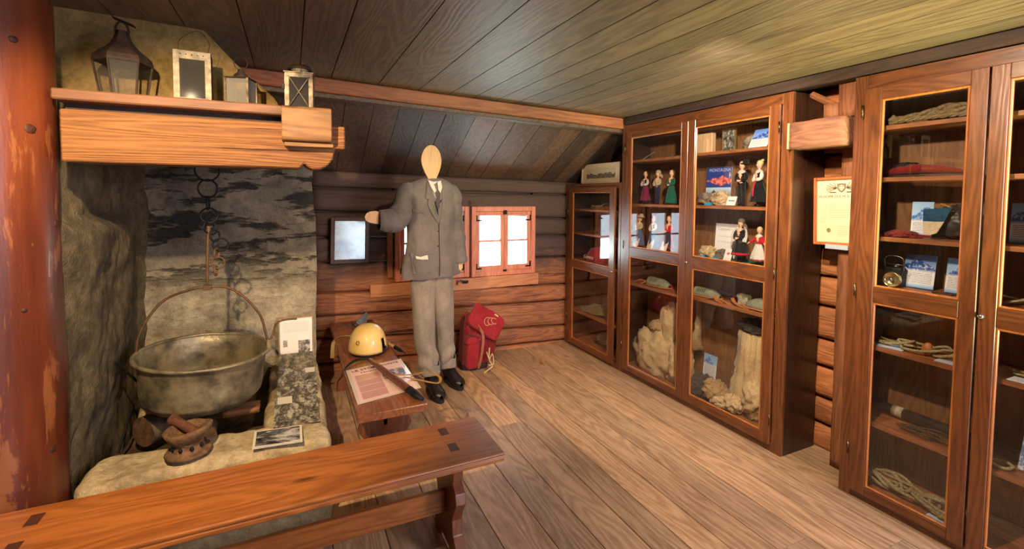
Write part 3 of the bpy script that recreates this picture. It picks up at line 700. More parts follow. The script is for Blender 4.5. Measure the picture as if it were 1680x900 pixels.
g = G(); g.tube([m @ V((.028*math.cos(t_), 0, h+.072+.028*math.sin(t_))) for t_ in [2*PI*i/16 for i in range(16)]], .0018, 6, closed=True); g.mk('ring', M_rust, l3, smooth=True)
# crossed-wire lantern with a round vented chimney
l4 = thing('storm_lantern', 'tin lantern with crossed wires and a round cap above the mantel end block', 'lantern', (.045, 2.36, ZS))
m = tin_box(.045, 2.345, 0, 0, 0, -.12); w, d, h = .057, .05, .165
g = G(); s_ = .018
g.box(-w, w, -d, -d+.003, 0, s_, mat=m); g.box(-w, w, -d, -d+.003, h-s_, h, mat=m); g.box(-w, -w+s_, -d, -d+.003, s_, h-s_, mat=m); g.box(w-s_, w, -d, -d+.003, s_, h-s_, mat=m); g.mk('face', M_tin, l4, bevel=.0008)
g = G(); g.box(-w, -w+.003, -d+.0035, d, 0, h, mat=m); g.box(w-.003, w, -d+.0035, d, 0, h, mat=m); g.box(-w, w, -d, d, -.004+.004, .003, mat=m); g.box(-w-.004, w+.004, -d-.004, d+.004, h, h+.004, mat=m); g.box(-w+.003, w-.003, d-.003, d, .003, h, mat=m); g.mk('body', M_tin, l4)
g = G(); g.box(-w+s_-.002, w-s_+.002, -d+.004, -d+.006, s_, h-s_, mat=m); g.mk('pane', M_sg, l4)
for q in (-1, 1):
    g = G(); g.tube([m @ V((-q*(w-s_+.004), -d-.004, s_-.004)), m @ V((q*(w-s_+.004), -d-.004, h-s_+.004))], .0022, 6); g.mk('guard_wire', M_tin, l4)
g = G(); g.lathe([(.036, .004), (.036, .026), (.03, .026)], 24, mat=m @ Matrix.Translation((0, 0, h))); g.mk('chimney', M_tin, l4, smooth=False)
g = G(); g.lathe([(.052, .024), (.052, .028), (.040, .040), (.02, .046), (.002, .047)], 24, mat=m @ Matrix.Translation((0, 0, h))); g.mk('cap', M_rust, l4, smooth=True)
g = G(); g.lathe([(.010, .01), (.018, .03), (.024, .055), (.016, .08), (.012, .11)], 16, mat=m); g.mk('lamp_chimney', glass('bulb_glass', (.95, .95, .95), 1), l4, smooth=True)
g = G(); g.box(-w-.012, -w, -d-.006, -d+.004, .09, .115, mat=m); g.mk('door_catch', M_rust, l4, bevel=.002)

# ------------------------------------------------------------------ cauldron on its chain
M_copper = plain('old_copper', (150, 136, 104), .42, .4, .3, 11, .6, c2=(84, 78, 60))
M_bail = plain('bail_iron', (120, 88, 56), .6, .5, .2, 30)
px_, py_ = -.402, 2.75
pot = thing('copper_cauldron', 'large hammered dull copper cauldron hanging over the hearth', 'cauldron', (px_, py_, .43))
tilt = Matrix.Translation((px_, py_, .70)) @ Matrix.Rotation(.055, 4, 'Y') @ Matrix.Rotation(.03, 4, 'X') @ Matrix.Translation((-px_, -py_, -.70))
prof = [(.001, .452), (.09, .452), (.17, .458), (.228, .478), (.254, .51), (.262, .55), (.266, .62), (.272, .675), (.283, .712), (.280, .714), (.268, .676), (.261, .62), (.256, .55), (.248, .515), (.222, .487), (.165, .468), (.09, .462), (.001, .461)]
g = G(); vs_n = 72
def potp(u, v):
    i = v*(len(prof)-1); k = min(int(i), len(prof)-2); f_ = i-k; r_ = prof[k][0]*(1-f_)+prof[k+1][0]*f_; z_ = prof[k][1]*(1-f_)+prof[k+1][1]*f_
    a_ = 2*PI*u; nn = noise.noise(V((math.cos(a_)*3, math.sin(a_)*3, z_*9)))*.006+noise.noise(V((math.cos(a_)*9, math.sin(a_)*9, z_*25)))*.002
    return tilt @ V((px_+(r_+nn*(r_ > .1))*math.cos(a_), py_+(r_+nn*(r_ > .1))*math.sin(a_), z_))
g.grid(potp, 72, 86, wrapu=True); g.mk('bowl', M_copper, pot, smooth=True)
g = G(); g.tube([tilt @ V((px_+.286*math.cos(a_), py_+.286*math.sin(a_), .712+.003*noise.noise(V((math.cos(a_)*4, math.sin(a_)*4, 1))))) for a_ in [2*PI*i/60 for i in range(60)]], .0095, 8, closed=True); g.mk('rim', M_copper, pot, smooth=True)
dirx = V((.985, -.10, 0)).normalized()
hub = V((-.382, 2.75, 1.035)); eL, eR = V((px_, py_, .725))-dirx*.285, V((px_, py_, .725))+dirx*.285
bp = [eL, eL+V((.01, 0, .08)), eL+V((.05, 0, .17)), eL+V((.12, 0, .255)), hub+V((-.07, 0, -.008)), hub, hub+V((.08, 0, -.008)), eR+V((-.10, 0, .245)), eR+V((-.035, 0, .15)), eR+V((-.012, 0, .06)), eR]
g = G(); g.tube(bp, .0062, 8, sub=5); g.tube([eR+V((.012*math.cos(t_), 0, .012*math.sin(t_))) for t_ in [2*PI*i/10 for i in range(10)]], .004, 6, closed=True); g.mk('bail_handle', M_bail, pot, smooth=True)
g = G(); g.box(eR.x-.008, eR.x+.016, eR.y-.02, eR.y+.02, .69, .745); g.mk('ear', M_copper, pot, bevel=.004)
g = G(); g.box(eL.x-.014, eL.x+.01, eL.y-.02, eL.y+.02, .67, .73); g.mk('ear', M_copper, pot, bevel=.004)
hk = thing('pot_hook', 'bent iron arm reaching from the cauldron rim towards the framed sheet', 'hook', (-.10, 2.74, .735))
g = G(); g.tube([(-.108, 2.735, .738), (-.095, 2.75, .765), (-.085, 2.78, .80), (-.06, 2.80, .815), (-.02, 2.80, .82), (.02, 2.80, .818)], .0055, 8, sub=5); g.mk('rod', M_bail, hk, smooth=True)
# chain
ch = thing('hanging_chain', 'black iron chain with round rings holding the cauldron', 'chain', (-.375, 2.75, 1.05))
def ringat(c, r, rot_, t=.0045, sx=1.0):
    g = G(); ca, sa = math.cos(rot_), math.sin(rot_)
    g.tube([V(c)+V((r*sx*math.cos(a_)*ca, r*sx*math.cos(a_)*sa, r*math.sin(a_))) for a_ in [2*PI*i/20 for i in range(20)]], t, 8, closed=True); return g
zq = 1.675
for c_, r_, ro, sx_ in (((-.372, 2.75, 1.615), .052, .1, 1), ((-.372, 2.75, 1.525), .044, -.1, .95), ((-.372, 2.75, 1.452), .032, 1.4, .6), ((-.37, 2.75, 1.392), .036, .1, 1), ((-.372, 2.75, 1.335), .03, .9, 1), ((-.36, 2.745, 1.325), .028, -.4, 1), ((-.345, 2.74, 1.29), .028, .6, .8), ((-.322, 2.74, 1.245), .032, 0, 1.05), ((-.34, 2.735, 1.20), .026, 1.2, .8), ((-.335, 2.74, 1.155), .028, .2, 1), ((-.345, 2.74, 1.115), .024, 1.3, .7)):
    ringat(c_, r_, ro, sx=sx_).mk('link', M_iron if r_ > .031 and c_[2] > 1.24 else M_bail if c_[2] < 1.23 else M_iron, ch, smooth=True)
g = G(); g.tube([(-.372, 2.75, 1.34), (-.378, 2.75, 1.25), (-.382, 2.75, 1.15), (-.384, 2.75, 1.05)], [.010, .008, .0075, .0065], 8); g.box(-.40, -.366, 2.735, 2.765, 1.02, 1.044); g.mk('hook_bar', M_bail, ch, bevel=.003)
g = G(); g.tube([(-.372, 2.75, 1.66), (-.372, 2.75, 1.84)], .006, 8); g.mk('hanger_rod', M_iron, ch)

# ------------------------------------------------------------------ in the fire pit
M_bark = plain('charred_bark', (104, 84, 58), .9, 0, .3, 18, .8, c2=(44, 34, 24), st=(.3, 1, 1))
M_endg = plain('log_end_grain', (112, 80, 50), .85, 0, .2, 26, .4, c2=(70, 46, 28))
def firelog(label, a, b, r0, r1, seed):
    o = thing('firewood_log', label, 'log', tuple((V(a)+V(b))/2-V((0, 0, r0))))
    a, b = V(a), V(b); d = (b-a); Lg = d.length; q = d.to_track_quat('Z', 'Y'); g = G()
    def f(u, v):
        an = 2*PI*u; r_ = (r0+(r1-r0)*v)*(1+.12*noise.noise(V((math.cos(an)*1.5, math.sin(an)*1.5, v*2+seed)))+.05*noise.noise(V((math.cos(an)*8, math.sin(an)*8, v*3))))
        return a+q @ V((r_*math.cos(an), r_*math.sin(an), v*Lg))
    g.grid(f, 36, 14, wrapu=True); g.mk('bark', M_bark, o, smooth=True)
    for v in (0, 1):
        g = G(); c_ = f(0, v)*0+a+q @ V((0, 0, v*Lg+(-.001 if v == 0 else .001))); g.add([f(i/36, v) for i in range(36)]+[c_], [(i, (i+1) % 36, 36) for i in range(36)]); g.mk('cut_end', M_endg, o)
    return o
firelog('thick short log lying in the fire pit below the cauldron, left one', (-.655, 2.72, .362), (-.50, 2.90, .358), .07, .065, 1)
firelog('small half-round log just behind the rusty iron burner', (-.39, 2.60, .335), (-.40, 2.74, .33), .052, .045, 4)
g = G(); g.rough(-.33, -.165, 2.70, 2.80, .372, .398, .03, .004, 8, 3)
tag(g.mk('split_plank', plain('split_wood', (150, 98, 56), .8, 0, .2, 22, .4, st=(.3, 1, 1)), smooth=True, merge=True), 'split orange plank lying under the cauldron at the right', 'wood')
pk = thing('fire_poker', 'thin black iron rods leaning beside the cauldron', 'poker', (-.70, 2.72, .30))
g = G(); g.tube([(-.755, 2.76, .70), (-.69, 2.80, .585)], .006, 8); g.mk('rod', M_iron, pk)
g = G(); g.tube([(-.735, 2.66, .31), (-.715, 2.70, .40), (-.70, 2.72, .50)], .005, 8, sub=3); g.mk('rod', M_iron, pk)

# rusty burner on the front ledge
M_clay = plain('rusted_cast_iron', (128, 94, 60), .9, .1, .3, 30, .6, c2=(84, 58, 36))
rb = thing('iron_burner', 'rusty brown bowl-shaped iron burner with a tube across it on the hearth edge', 'burner', (-.405, 2.31, .40))
bc = (-.405, 2.315, .415)
g = G(); g.lathe([(.075, 0), (.084, .004), (.078, .014), (.060, .018), (.056, .02), (.054, .05), (.058, .056)], 30, bc, sx=1.02, sy=1.1)
for i in range(len(g.v)):
    p = V(g.v[i]); g.v[i] = tuple(p+V(noise.noise_vector(p*30))*.003)
g.mk('foot', M_clay, rb, smooth=True)
g = G()
for k in range(9):
    a_ = 2*PI*k/9+.2; g.blob((bc[0]+.056*math.cos(a_), bc[1]+.061*math.sin(a_), bc[2]+.036), (.008, .008, .010), 0, 1, 0, 8, 6)
g.mk('vent_holes', M_iron, rb, smooth=True)['kind'] = 'stuff'
g = G(); g.lathe([(.05, .05), (.068, .062), (.082, .082), (.088, .10), (.080, .104), (.066, .090), (.05, .072), (.001, .066)], 34, bc, sx=1, sy=1.05)
for i in range(len(g.v)):
    p = V(g.v[i]); a_ = math.atan2(p.y-bc[1], p.x-bc[0]); g.v[i] = tuple(p+V((0, 0, .016*max(0, math.sin(a_*1+2.2))*(p.z-bc[2]-.05)/.05))+V(noise.noise_vector(p*25))*.003)
g.mk('bowl', M_clay, rb, smooth=True)
g = G(); g.tube([(-.468, 2.385, .535), (-.44, 2.36, .525), (-.40, 2.33, .505), (-.362, 2.30, .485)], [.021, .018, .019, .021], 14); g.tube([(-.475, 2.39, .539), (-.462, 2.38, .533)], .0235, 14); g.mk('tube', plain('rusty_tube', (112, 66, 44), .8, .2, .3, 30, .4), rb, smooth=False)

# framed sheets and photographs along the right side of the hearth
M_frame_pale = plain('pale_brown_frame', (168, 134, 104), .6)
fr = thing('framed_sheet', 'white printed sheet in a thin frame standing against the fireplace wall', 'notice', (.02, 3.345, .41))
g = G(); g.box(-.088, .125, 3.350, 3.362, .408, .70); g.mk('frame', M_frame_pale, fr, bevel=.002)
pg = page('notice_page', (244, 236, 216), (120, 110, 100), [(40, .1, .9, .66, .92, .35)])
g = G(); g.card((-.078, 3.3485, .42), (.192, 0, 0), (0, 0, .268), .001); pp = g.mk('sheet', pg, fr)
g = G(); g.card((.03, 3.3475, .45), (.07, 0, 0), (0, 0, .09), .0006); g.mk('portrait', bw_photo('notice_photo', 3, (90, 80, 70), (225, 215, 195), 3), pp)
g = G(); g.card((-.06, 3.3475, .505), (.025, 0, 0), (0, 0, .045), .0006); g.mk('emblem', bw_photo('notice_emblem', 6, (120, 108, 90), (240, 232, 214), 4), pp)
def photo(label, o, ex, ey, mat, group=None, edge=(66, 54, 40)):
    g = G(); g.card(o, ex, ey, .007, 0, 1)
    return tag(g.mk('photograph', [mat, plain('photo_edge', edge, .6)]), label, 'photograph', group)
photo('sepia photograph propped directly below the white framed sheet', (-.083, 3.08, .412), (.196, -.01, 0), (0, .20, .07), bw_photo('photo_a', 11, (74, 66, 52), (150, 138, 112), 3, 1.4, [(.04, .32, .04, .3, (205, 192, 165))]))
photo('middle grey rock photograph of the three stacked along the hearth', (-.085, 2.77, .412), (.202, -.02, 0), (.0, .255, .055), bw_photo('photo_b', 23, (58, 54, 46), (176, 166, 142), 4, 1.3, [(.72, .98, .80, 1, (200, 190, 165))]))
photo('grey rock photograph with a white label, nearest of the three stacked', (-.09, 2.40, .412), (.20, -.015, 0), (.0, .28, .035), bw_photo('photo_c', 31, (54, 50, 42), (180, 170, 144), 4.5, 1.3, [(.06, .40, .72, .97, (206, 196, 172))]))
photo('black and white photograph with a white border on the front ledge', (-.165, 2.22, .424), (.195, -.02, 0), (.0, .145, .004), bw_photo('photo_d', 47, (14, 14, 14), (190, 186, 176), 3.2, .45, border=(.05, (214, 204, 180))), edge=(214, 204, 180))

# ------------------------------------------------------------------ on the old bench
ZB = .4525
M_helm = plain('cream_shell', (228, 196, 120), .4, 0, .08, 6, coat=.3, c2=(214, 172, 92))
hm = thing('climbing_helmet', 'yellowish cream climbing helmet on the low bench', 'helmet', (.45, 3.20, ZB))
g = G(); hc = V((.45, 3.20, ZB+.02))
def hel(u, v):
    an = 2*PI*u; th = v*PI/2; r_ = math.cos(th)**.75; z_ = .165*math.sin(th)**.95
    return hc+V((.122*r_*math.cos(an), .135*r_*math.sin(an), z_))
nu, nv = 64, 22; vs = [hel(i/nu, j/(nv-1)) for j in range(nv) for i in range(nu)]; fs = []
for j in range(nv-1):
    for i in range(nu):
        an = 2*PI*(i+.5)/nu; zz = (vs[j*nu+i].z-hc.z)
        # ear notch near the right front, as a narrow slot from the rim
        if abs(an-5.55) < .13 and zz < .075: continue
        if 5.68 < an < 6.1 and zz < .022: continue
        fs.append((j*nu+i, j*nu+(i+1) % nu, (j+1)*nu+(i+1) % nu, (j+1)*nu+i))
g.add(vs, fs); g.mk('shell', M_helm, hm, smooth=True, solid=.004)
g = G(); g.tube([hc+V((.112*math.cos(t_), .124*math.sin(t_), -.004)) for t_ in [2*PI*i/32 for i in range(32)]], .009, 8, closed=True); g.mk('padding', plain('dark_padding', (34, 30, 34), .8), hm, smooth=True)
g = G(); pc = V((.373, 3.098, ZB+.098)); nn = V((-.6, -.75, .25)).normalized(); q = nn.to_track_quat('Z', 'Y')
for k in range(6):
    a_ = 2*PI*k/6; g.lathe([(.0001, .001), (.003, .001), (.003, -.003)], 8, mat=Matrix.Translation(pc+q @ V((.011*math.cos(a_), .011*math.sin(a_), .002))) @ q.to_matrix().to_4x4())
g.mk('vent_holes', M_iron, hm)['kind'] = 'stuff'
M_web = plain('cream_webbing', (208, 178, 120), .8, 0, .1, 60)
def strap(name, pts, w, mat, parent, label=None, up=(0, 0, 1), th=.002):
    pts = [V(p) for p in pts]; q = []; N = len(pts)
    for i in range(N-1):
        p0, p1, p2, p3 = pts[max(0, i-1)], pts[i], pts[i+1], pts[min(N-1, i+2)]
        for j in range(6):
            t_ = j/6; q.append(.5*((2*p1)+(p2-p0)*t_+(2*p0-5*p1+4*p2-p3)*t_*t_+(3*p1-p0-3*p2+p3)*t_**3))
    q.append(pts[-1]); vs = []; U = V(up)
    for i, p in enumerate(q):
        d = (q[min(i+1, len(q)-1)]-q[max(i-1, 0)]).normalized(); s_ = d.cross(U)
        if s_.length < .2: s_ = d.cross(V((0, 1, 0)))
        s_.normalize(); n_ = s_.cross(d)*th/2; s_ = s_*w/2; vs += [p-s_-n_, p+s_-n_, p+s_+n_, p-s_+n_]
    fs = [(4*i+k, 4*i+(k+1) % 4, 4*i+4+(k+1) % 4, 4*i+4+k) for i in range(len(q)-1) for k in range(4)]+[(0, 1, 2, 3), tuple(4*(len(q)-1)+k for k in range(4))]
    g = G(); g.add(vs, fs); return g.mk(name, mat, parent, smooth=False)
strap('chin_strap', [(.40, 3.31, ZB+.04), (.37, 3.40, ZB+.06), (.31, 3.46, ZB+.05), (.262, 3.50, ZB+.01), (.252, 3.52, ZB-.06), (.250, 3.53, ZB-.12)], .026, M_web, hm, up=(0, .3, 1))
# ice axe behind the helmet
M_shaft = wood('axe_shaft', (120, 78, 44), (172, 122, 74), 'Y', 2, .45, 0, .02, .1)
M_steel = plain('worn_steel', (136, 132, 126), .35, .85, .2, 30)
ia = thing('ice_axe', 'old ice axe with a steel adze lying behind the helmet', 'ice axe', (.54, 3.5, ZB))
A, B = V((.435, 3.82, ZB+.03)), V((.655, 3.02, ZB+.022))
g = G(); g.tube([A, A+(B-A)*.5, A+(B-A)*.86], [.014, .013, .012], 12, flat=.8); g.mk('shaft', M_shaft, ia, smooth=True)
g = G(); g.tube([A+(B-A)*.84, A+(B-A)*.93, A+(B-A)*.95, B+(B-A)*.03], [.0135, .012, .008, .001], 12); g.mk('spike', M_iron, ia, smooth=True)
g = G(); g.tube([A+V((-.02, -.03, 0)), A+V((-.07, -.05, .012)), A+V((-.13, -.08, .0)), A+V((-.155, -.10, -.015))], [.011, .009, .006, .001], 8, sub=3, flat=.6); g.tube([A+(B-A)*-.03, A+(B-A)*.08], .016, 10); g.mk('pick', M_steel, ia, smooth=True)
g = G(); g.prism([(0, -.006), (.02, -.012), (.10, -.004), (.115, .05), (.105, .085), (.06, .06), (.02, .02)], 'Y', -.0025, .0025, mat=Matrix.Translation(A) @ Matrix.Rotation(.25, 4, 'Z')); g.mk('adze', M_steel, ia, bevel=.001)
# wooden ice axe on top of the laminated sheet
M_dshaft = wood('dark_axe_shaft', (64, 30, 16), (104, 54, 30), 'Y', 2, .35, 0, .02, .1, coat=.3)
ib = thing('ice_axe', 'dark wooden ice axe lying across the printed sheet', 'ice axe', (.5, 2.6, ZB))
A, B = V((.424, 2.965, ZB+.028)), V((.582, 2.275, ZB+.024))
g = G(); g.tube([A, A+(B-A)*.12, A+(B-A)*.4, A+(B-A)*.62, A+(B-A)*.8], [.013, .017, .0215, .0225, .0225], 14, flat=.7, sub=3); g.mk('shaft', M_dshaft, ib, smooth=True)
g = G(); g.tube([A+(B-A)*.79, A+(B-A)*.9, B], [.0235, .0215, .010], 14, flat=.75); g.mk('ferrule', M_iron, ib, smooth=True)
g = G(); g.tube([A+V((.01, 0, 0)), A+V((-.06, -.01, .012)), A+V((-.12, -.05, .006)), A+V((-.165, -.10, -.018))], [.013, .011, .008, .002], 8, sub=4, flat=.6); g.mk('pick', M_iron, ib, smooth=True)
M_leather = plain('tan_leather', (164, 116, 56), .6, 0, .15, 40)
sl = strap('wrist_strap', [A+(B-A)*.52+V((.0, 0, .018)), (.56, 2.62, ZB+.03), (.62, 2.635, ZB+.018), (.68, 2.655, ZB+.012), (.735, 2.64, ZB+.006), (.765, 2.585, ZB-.005), (.74, 2.525, ZB-.01), (.69, 2.53, ZB), (.63, 2.56, ZB+.014), (.56, 2.60, ZB+.026)], .016, M_leather, ib)
# laminated sheet
t = NT('laminated_article'); uv, u, v = uvs(t); col = lin((226, 186, 176))
def bxm(t, u, v, u0, u1, v0, v1): return t.math('MULTIPLY', t.math('MULTIPLY', t.math('GREATER_THAN', u, u0), t.math('LESS_THAN', u, u1)), t.math('MULTIPLY', t.math('GREATER_THAN', v, v0), t.math('LESS_THAN', v, v1)))
paper = bxm(t, u, v, .05, .955, .03, .975)
col = t.mix(paper, lin((196, 180, 158)), col)
for (a_, b_, c_, d_) in ((.10, .50, .60, .76), (.10, .50, .43, .585), (.10, .50, .26, .415), (.10, .50, .07, .245)): col = t.mix(bxm(t, u, v, a_, b_, c_, d_), col, lin((196, 146, 136)))
col = t.mix(t.math('MULTIPLY', rowsmask(t, uv, u, v, 60, .11, .49, .08, .76), .35), col, lin((120, 84, 82)))
col = t.mix(t.math('MULTIPLY', rowsmask(t, uv, u, v, 60, .56, .93, .08, .38), .30), col, lin((150, 110, 106)))
mpx = t.n('ShaderNodeMapping'); t.l(uv, mpx.inputs[0])
pic = t.ramp(t.noise(mpx.outputs[0], 6, 5, .7), [(.45, lin((70, 52, 66))), (.62, lin((226, 200, 200)))])
col = t.mix(bxm(t, u, v, .54, .93, .47, .72), col, pic)
t.l(col, t.b.inputs['Base Color']); t.b.inputs['Roughness'].default_value = .28; t.b.inputs['Coat Weight'].default_value = .4
sh = thing('laminated_sheet', 'laminated pink newspaper article lying on the low bench', 'sheet', (.46, 2.68, ZB))
so, sx, sy = V((.285, 2.395, ZB+.0035)), V((.34, .075, 0)), V((-.005, .50, 0)); g = G(); g.card(so, sx, sy, .0015); g.mk('page', t.m, sh)
M_ink = plain('dark_ink', (62, 38, 48), .6, 0, 0); M_ink2 = plain('grey_ink', (110, 100, 92), .6, 0, 0); M_blu = plain('blue_ink', (60, 60, 96), .6, 0, 0)
for k_, (tx, uu, sz) in enumerate((('LE STORIE', .09, .040), ('DI MONTE', .43, .036))):
    lettering(tx, sz, M_ink, sh, so+sx*uu+sy*.885, sx, sy.cross(sx).cross(sx)*-1 if False else sy-sx*(sy.dot(sx)/sx.length_squared), .0008)
lettering('Il Soccorso', .024, M_ink, sh, so+sx*.22+sy*.80, sx, sy-sx*(sy.dot(sx)/sx.length_squared), .0008)

# ------------------------------------------------------------------ the dressed wooden dummy
def cloth(name, c, c2, sc=260, bump=.25, rough=.9):
    t = NT(name); tc = t.n('ShaderNodeTexCoord'); a = t.noise(tc.outputs['Object'], sc, 3, .7); b = t.noise(tc.outputs['Object'], 6, 4, .6)
    col = t.ramp(t.math('ADD', t.math('MULTIPLY', a, .6), t.math('MULTIPLY', b, .4)), [(.38, lin(c2)), (.62, lin(c))])
    t.l(col, t.b.inputs['Base Color']); t.b.inputs['Roughness'].default_value = rough; t.b.inputs['Specular IOR Level'].default_value = .15
    t.b.inputs['Sheen Weight'].default_value = .15
    t.bump(t.math('ADD', a, t.math('MULTIPLY', t.noise(tc.outputs['Object'], 14, 4, .6), 1.5)), bump, .004); return t.m
M_jacket = cloth('grey_wool', (130, 120, 112), (92, 86, 80)); M_trous = cloth('pale_grey_wool', (172, 156, 136), (124, 112, 96))
M_board = wood('dummy_board', (196, 150, 100), (222, 178, 126), 'Z', 1.5, .6, .6, 0, .05, (140, 80, 44)); M_shirt = cloth('white_cotton', (226, 218, 204), (196, 188, 176), 120, .15)
M_dark = cloth('dark_waistcoat', (52, 44, 54), (34, 28, 36)); M_tie = cloth('grey_tie', (96, 88, 86), (66, 60, 60))
M_button = plain('dark_button', (58, 48, 42), .4)
du = thing('clothes_dummy', 'flat-headed wooden dummy dressed in a grey wool suit, one arm raised', 'mannequin', (.98, 3.47, 0))
YD = 3.49
head = [(.5, 0), (.30, .02), (.24, .08), (.30, .14)]
g = G(); pts = []
for i in range(40):
    a_ = 2*PI*i/40; c_, s_ = math.cos(a_), math.sin(a_)
    w_ = .077 if s_ > 0 else .077*(1-.62*min(1, -s_)**1.6); pts.append((.952+w_*c_+.008*(-s_ if s_ < 0 else 0), 1.755+(.118 if s_ > 0 else .175)*s_))
g.prism(pts, 'Y', YD-.055, YD-.033); g.mk('head_board', M_board, du, bevel=.002)
g = G(); g.box(.925, 1.0, YD-.032, YD-.012, .90, 1.66); g.mk('support_board', M_board, du)
# jacket body
def sect(z):
    """half width, half depth and centre x of the jacket at height z"""
    T = [(.885, .226, .125, .950), (1.0, .205, .12, .952), (1.15, .183, .115, .958), (1.30, .184, .12, .962), (1.42, .192, .125, .960), (1.50, .197, .12, .958), (1.555, .192, .105, .958), (1.59, .155, .085, .962), (1.612, .105, .070, .968), (1.625, .068, .058, .972)]
    for a, b in zip(T, T[1:]):
        if z <= b[0]: f = max(0, (z-a[0])/(b[0]-a[0])); return [a[k]*(1-f)+b[k]*f for k in (1, 2, 3)]
    return T[-1][1:]
def jack(u, v):
    z = .885+(1.625-.885)*v; w, d, cx = sect(z); an = 2*PI*u-PI/2; ca, sa = math.cos(an), math.sin(an)
    z2 = z-(.03*max(0, math.sin(an)) if v < .05 else 0)
    e = .8; x = cx+w*(abs(ca)**e)*(1 if ca > 0 else -1); y = YD+d*(abs(sa)**e)*(1 if sa > 0 else -1)
    fold = noise.fractal(V((x*5, z*2.2, 3+y)), 1, 2, 4)*.020*(1-.3*v)+.009*math.sin(an*7+z*3)*(1-v)**1.5
    r_ = math.hypot(x-cx, y-YD)+1e-6; k = 1+fold/r_*1.2
    return V((cx+(x-cx)*k, YD+(y-YD)*k, z2+.01*ca*(1-v)))
g = G(); g.grid(jack, 96, 64, wrapu=True); jk = g.mk('jacket', M_jacket, du, smooth=True)
def sleeve(pts, rr, seed, nm='sleeve'):
    g = G(); pts = [V(p) for p in pts]; q = []; R = []
    N = len(pts)
    for i in range(N-1):
        p0, p1, p2, p3 = pts[max(0, i-1)], pts[i], pts[i+1], pts[min(N-1, i+2)]
        for j in range(10):
            t_ = j/10; q.append(.5*((2*p1)+(p2-p0)*t_+(2*p0-5*p1+4*p2-p3)*t_*t_+(3*p1-p0-3*p2+p3)*t_**3)); R.append(rr[i]*(1-t_)+rr[i+1]*t_)
    q.append(pts[-1]); R.append(rr[-1]); g.tube(q, R, 22, caps=False)
    for i in range(len(g.v)):
        ring, k = divmod(i, 22); p = V(g.v[i]); c_ = q[ring]; n_ = noise.fractal(V((p.x*7+seed, p.y*7, p.z*9)), 1, 2, 4)
        n2 = math.sin(ring*.9+k*.25+seed)*.25
        g.v[i] = tuple(p+(p-c_)*(n_*.22+n2*.14))
    return g.mk(nm, M_jacket, du, smooth=True, solid=.003)
sleeve([(1.085, YD-.005, 1.545), (1.128, YD-.01, 1.50), (1.145, YD-.005, 1.36), (1.158, YD-.01, 1.22), (1.175, YD-.03, 1.08), (1.18, YD-.04, .98)], [.05, .072, .068, .06, .052, .05], 2)
sleeve([(.83, YD-.01, 1.55), (.778, YD-.012, 1.50), (.735, YD-.02, 1.38), (.705, YD-.04, 1.32), (.64, YD-.055, 1.315), (.565, YD-.06, 1.315)], [.05, .075, .080, .082, .074, .069], 7)
g = G(); hp = [(.58, 1.372), (.545, 1.385), (.505, 1.383), (.478, 1.368), (.466, 1.345), (.474, 1.318), (.50, 1.302), (.54, 1.294), (.58, 1.29)]
g.prism(hp, 'Y', YD-.072, YD-.052); g.mk('hand_board', M_board, du, bevel=.002)
g = G(); g.prism([(1.165, .99), (1.20, .985), (1.20, .94), (1.185, .915), (1.165, .93)], 'Y', YD-.055, YD-.035); g.mk('hand_board', M_board, du, bevel=.002)
YF = YD-.128
def jfront(x, z, lift=.004):
    w, d, cx = sect(z); c_ = max(-1, min(1, (x-cx)/w)); s_ = (1-abs(c_)**(2/.8)); s_ = max(0, s_)**(.8/2); return V((x, YD-d*s_-lift, z))
def patch(name, poly, mat, par, lift=.006, th=.004):
    g = G(); n = len(poly); top = [jfront(x, z, lift) for x, z in poly]; bot = [p+V((0, th, 0)) for p in top]
    c1_ = sum(top, V((0, 0, 0)))/n; g.add(top+bot+[c1_], [(i, (i+1) % n, 2*n) for i in range(n)]+[(i, (i+1) % n, n+(i+1) % n, n+i) for i in range(n)]); return g.mk(name, mat, par)
patch('shirt', [(.925, 1.60), (.935, 1.56), (.955, 1.50), (.975, 1.46), (1.005, 1.50), (1.015, 1.56), (1.01, 1.61), (.97, 1.60)], M_shirt, du, .004, .003)
patch('waistcoat', [(.955, 1.455), (.985, 1.45), (1.008, 1.47), (1.003, 1.40), (.993, 1.325), (.972, 1.38)], M_dark, du, .0055)
patch('tie', [(.968, 1.525), (.992, 1.525), (.998, 1.505), (.992, 1.41), (.978, 1.40), (.964, 1.44), (.970, 1.505)], M_tie, du, .010)
def lap(poly, nm='lapel'): return patch(nm, poly, M_jacket, jk, .013, .006)
lap([(.915, 1.60), (.905, 1.575), (.895, 1.52), (.888, 1.478), (.908, 1.468), (.902, 1.44), (.925, 1.38), (.985, 1.285), (.965, 1.38), (.945, 1.47), (.934, 1.55)])
lap([(1.018, 1.60), (1.028, 1.55), (1.042, 1.50), (1.055, 1.465), (1.035, 1.45), (1.045, 1.43), (1.03, 1.38), (.990, 1.285), (1.005, 1.38), (1.012, 1.47), (1.012, 1.55)])
patch('collar', [(.918, 1.612), (.928, 1.565), (.955, 1.515), (.968, 1.535), (.950, 1.60)], M_shirt, du, .018)
patch('collar', [(.985, 1.60), (.983, 1.54), (.998, 1.515), (1.016, 1.56), (1.015, 1.61)], M_shirt, du, .018)
g = G(); g.tube([jfront(.988, 1.285, .006), jfront(.992, 1.15, .006), jfront(.995, 1.0, .006), jfront(.99, .90, .006)], .0025, 6); g.mk('front_edge', M_dark, jk)
for z_ in (1.235, 1.125):
    g = G(); p = jfront(.985, z_, .010); g.blob(p, (.007, .003, .007), 0, 1, 0, 12, 6); g.mk('button', M_button, jk, smooth=True)
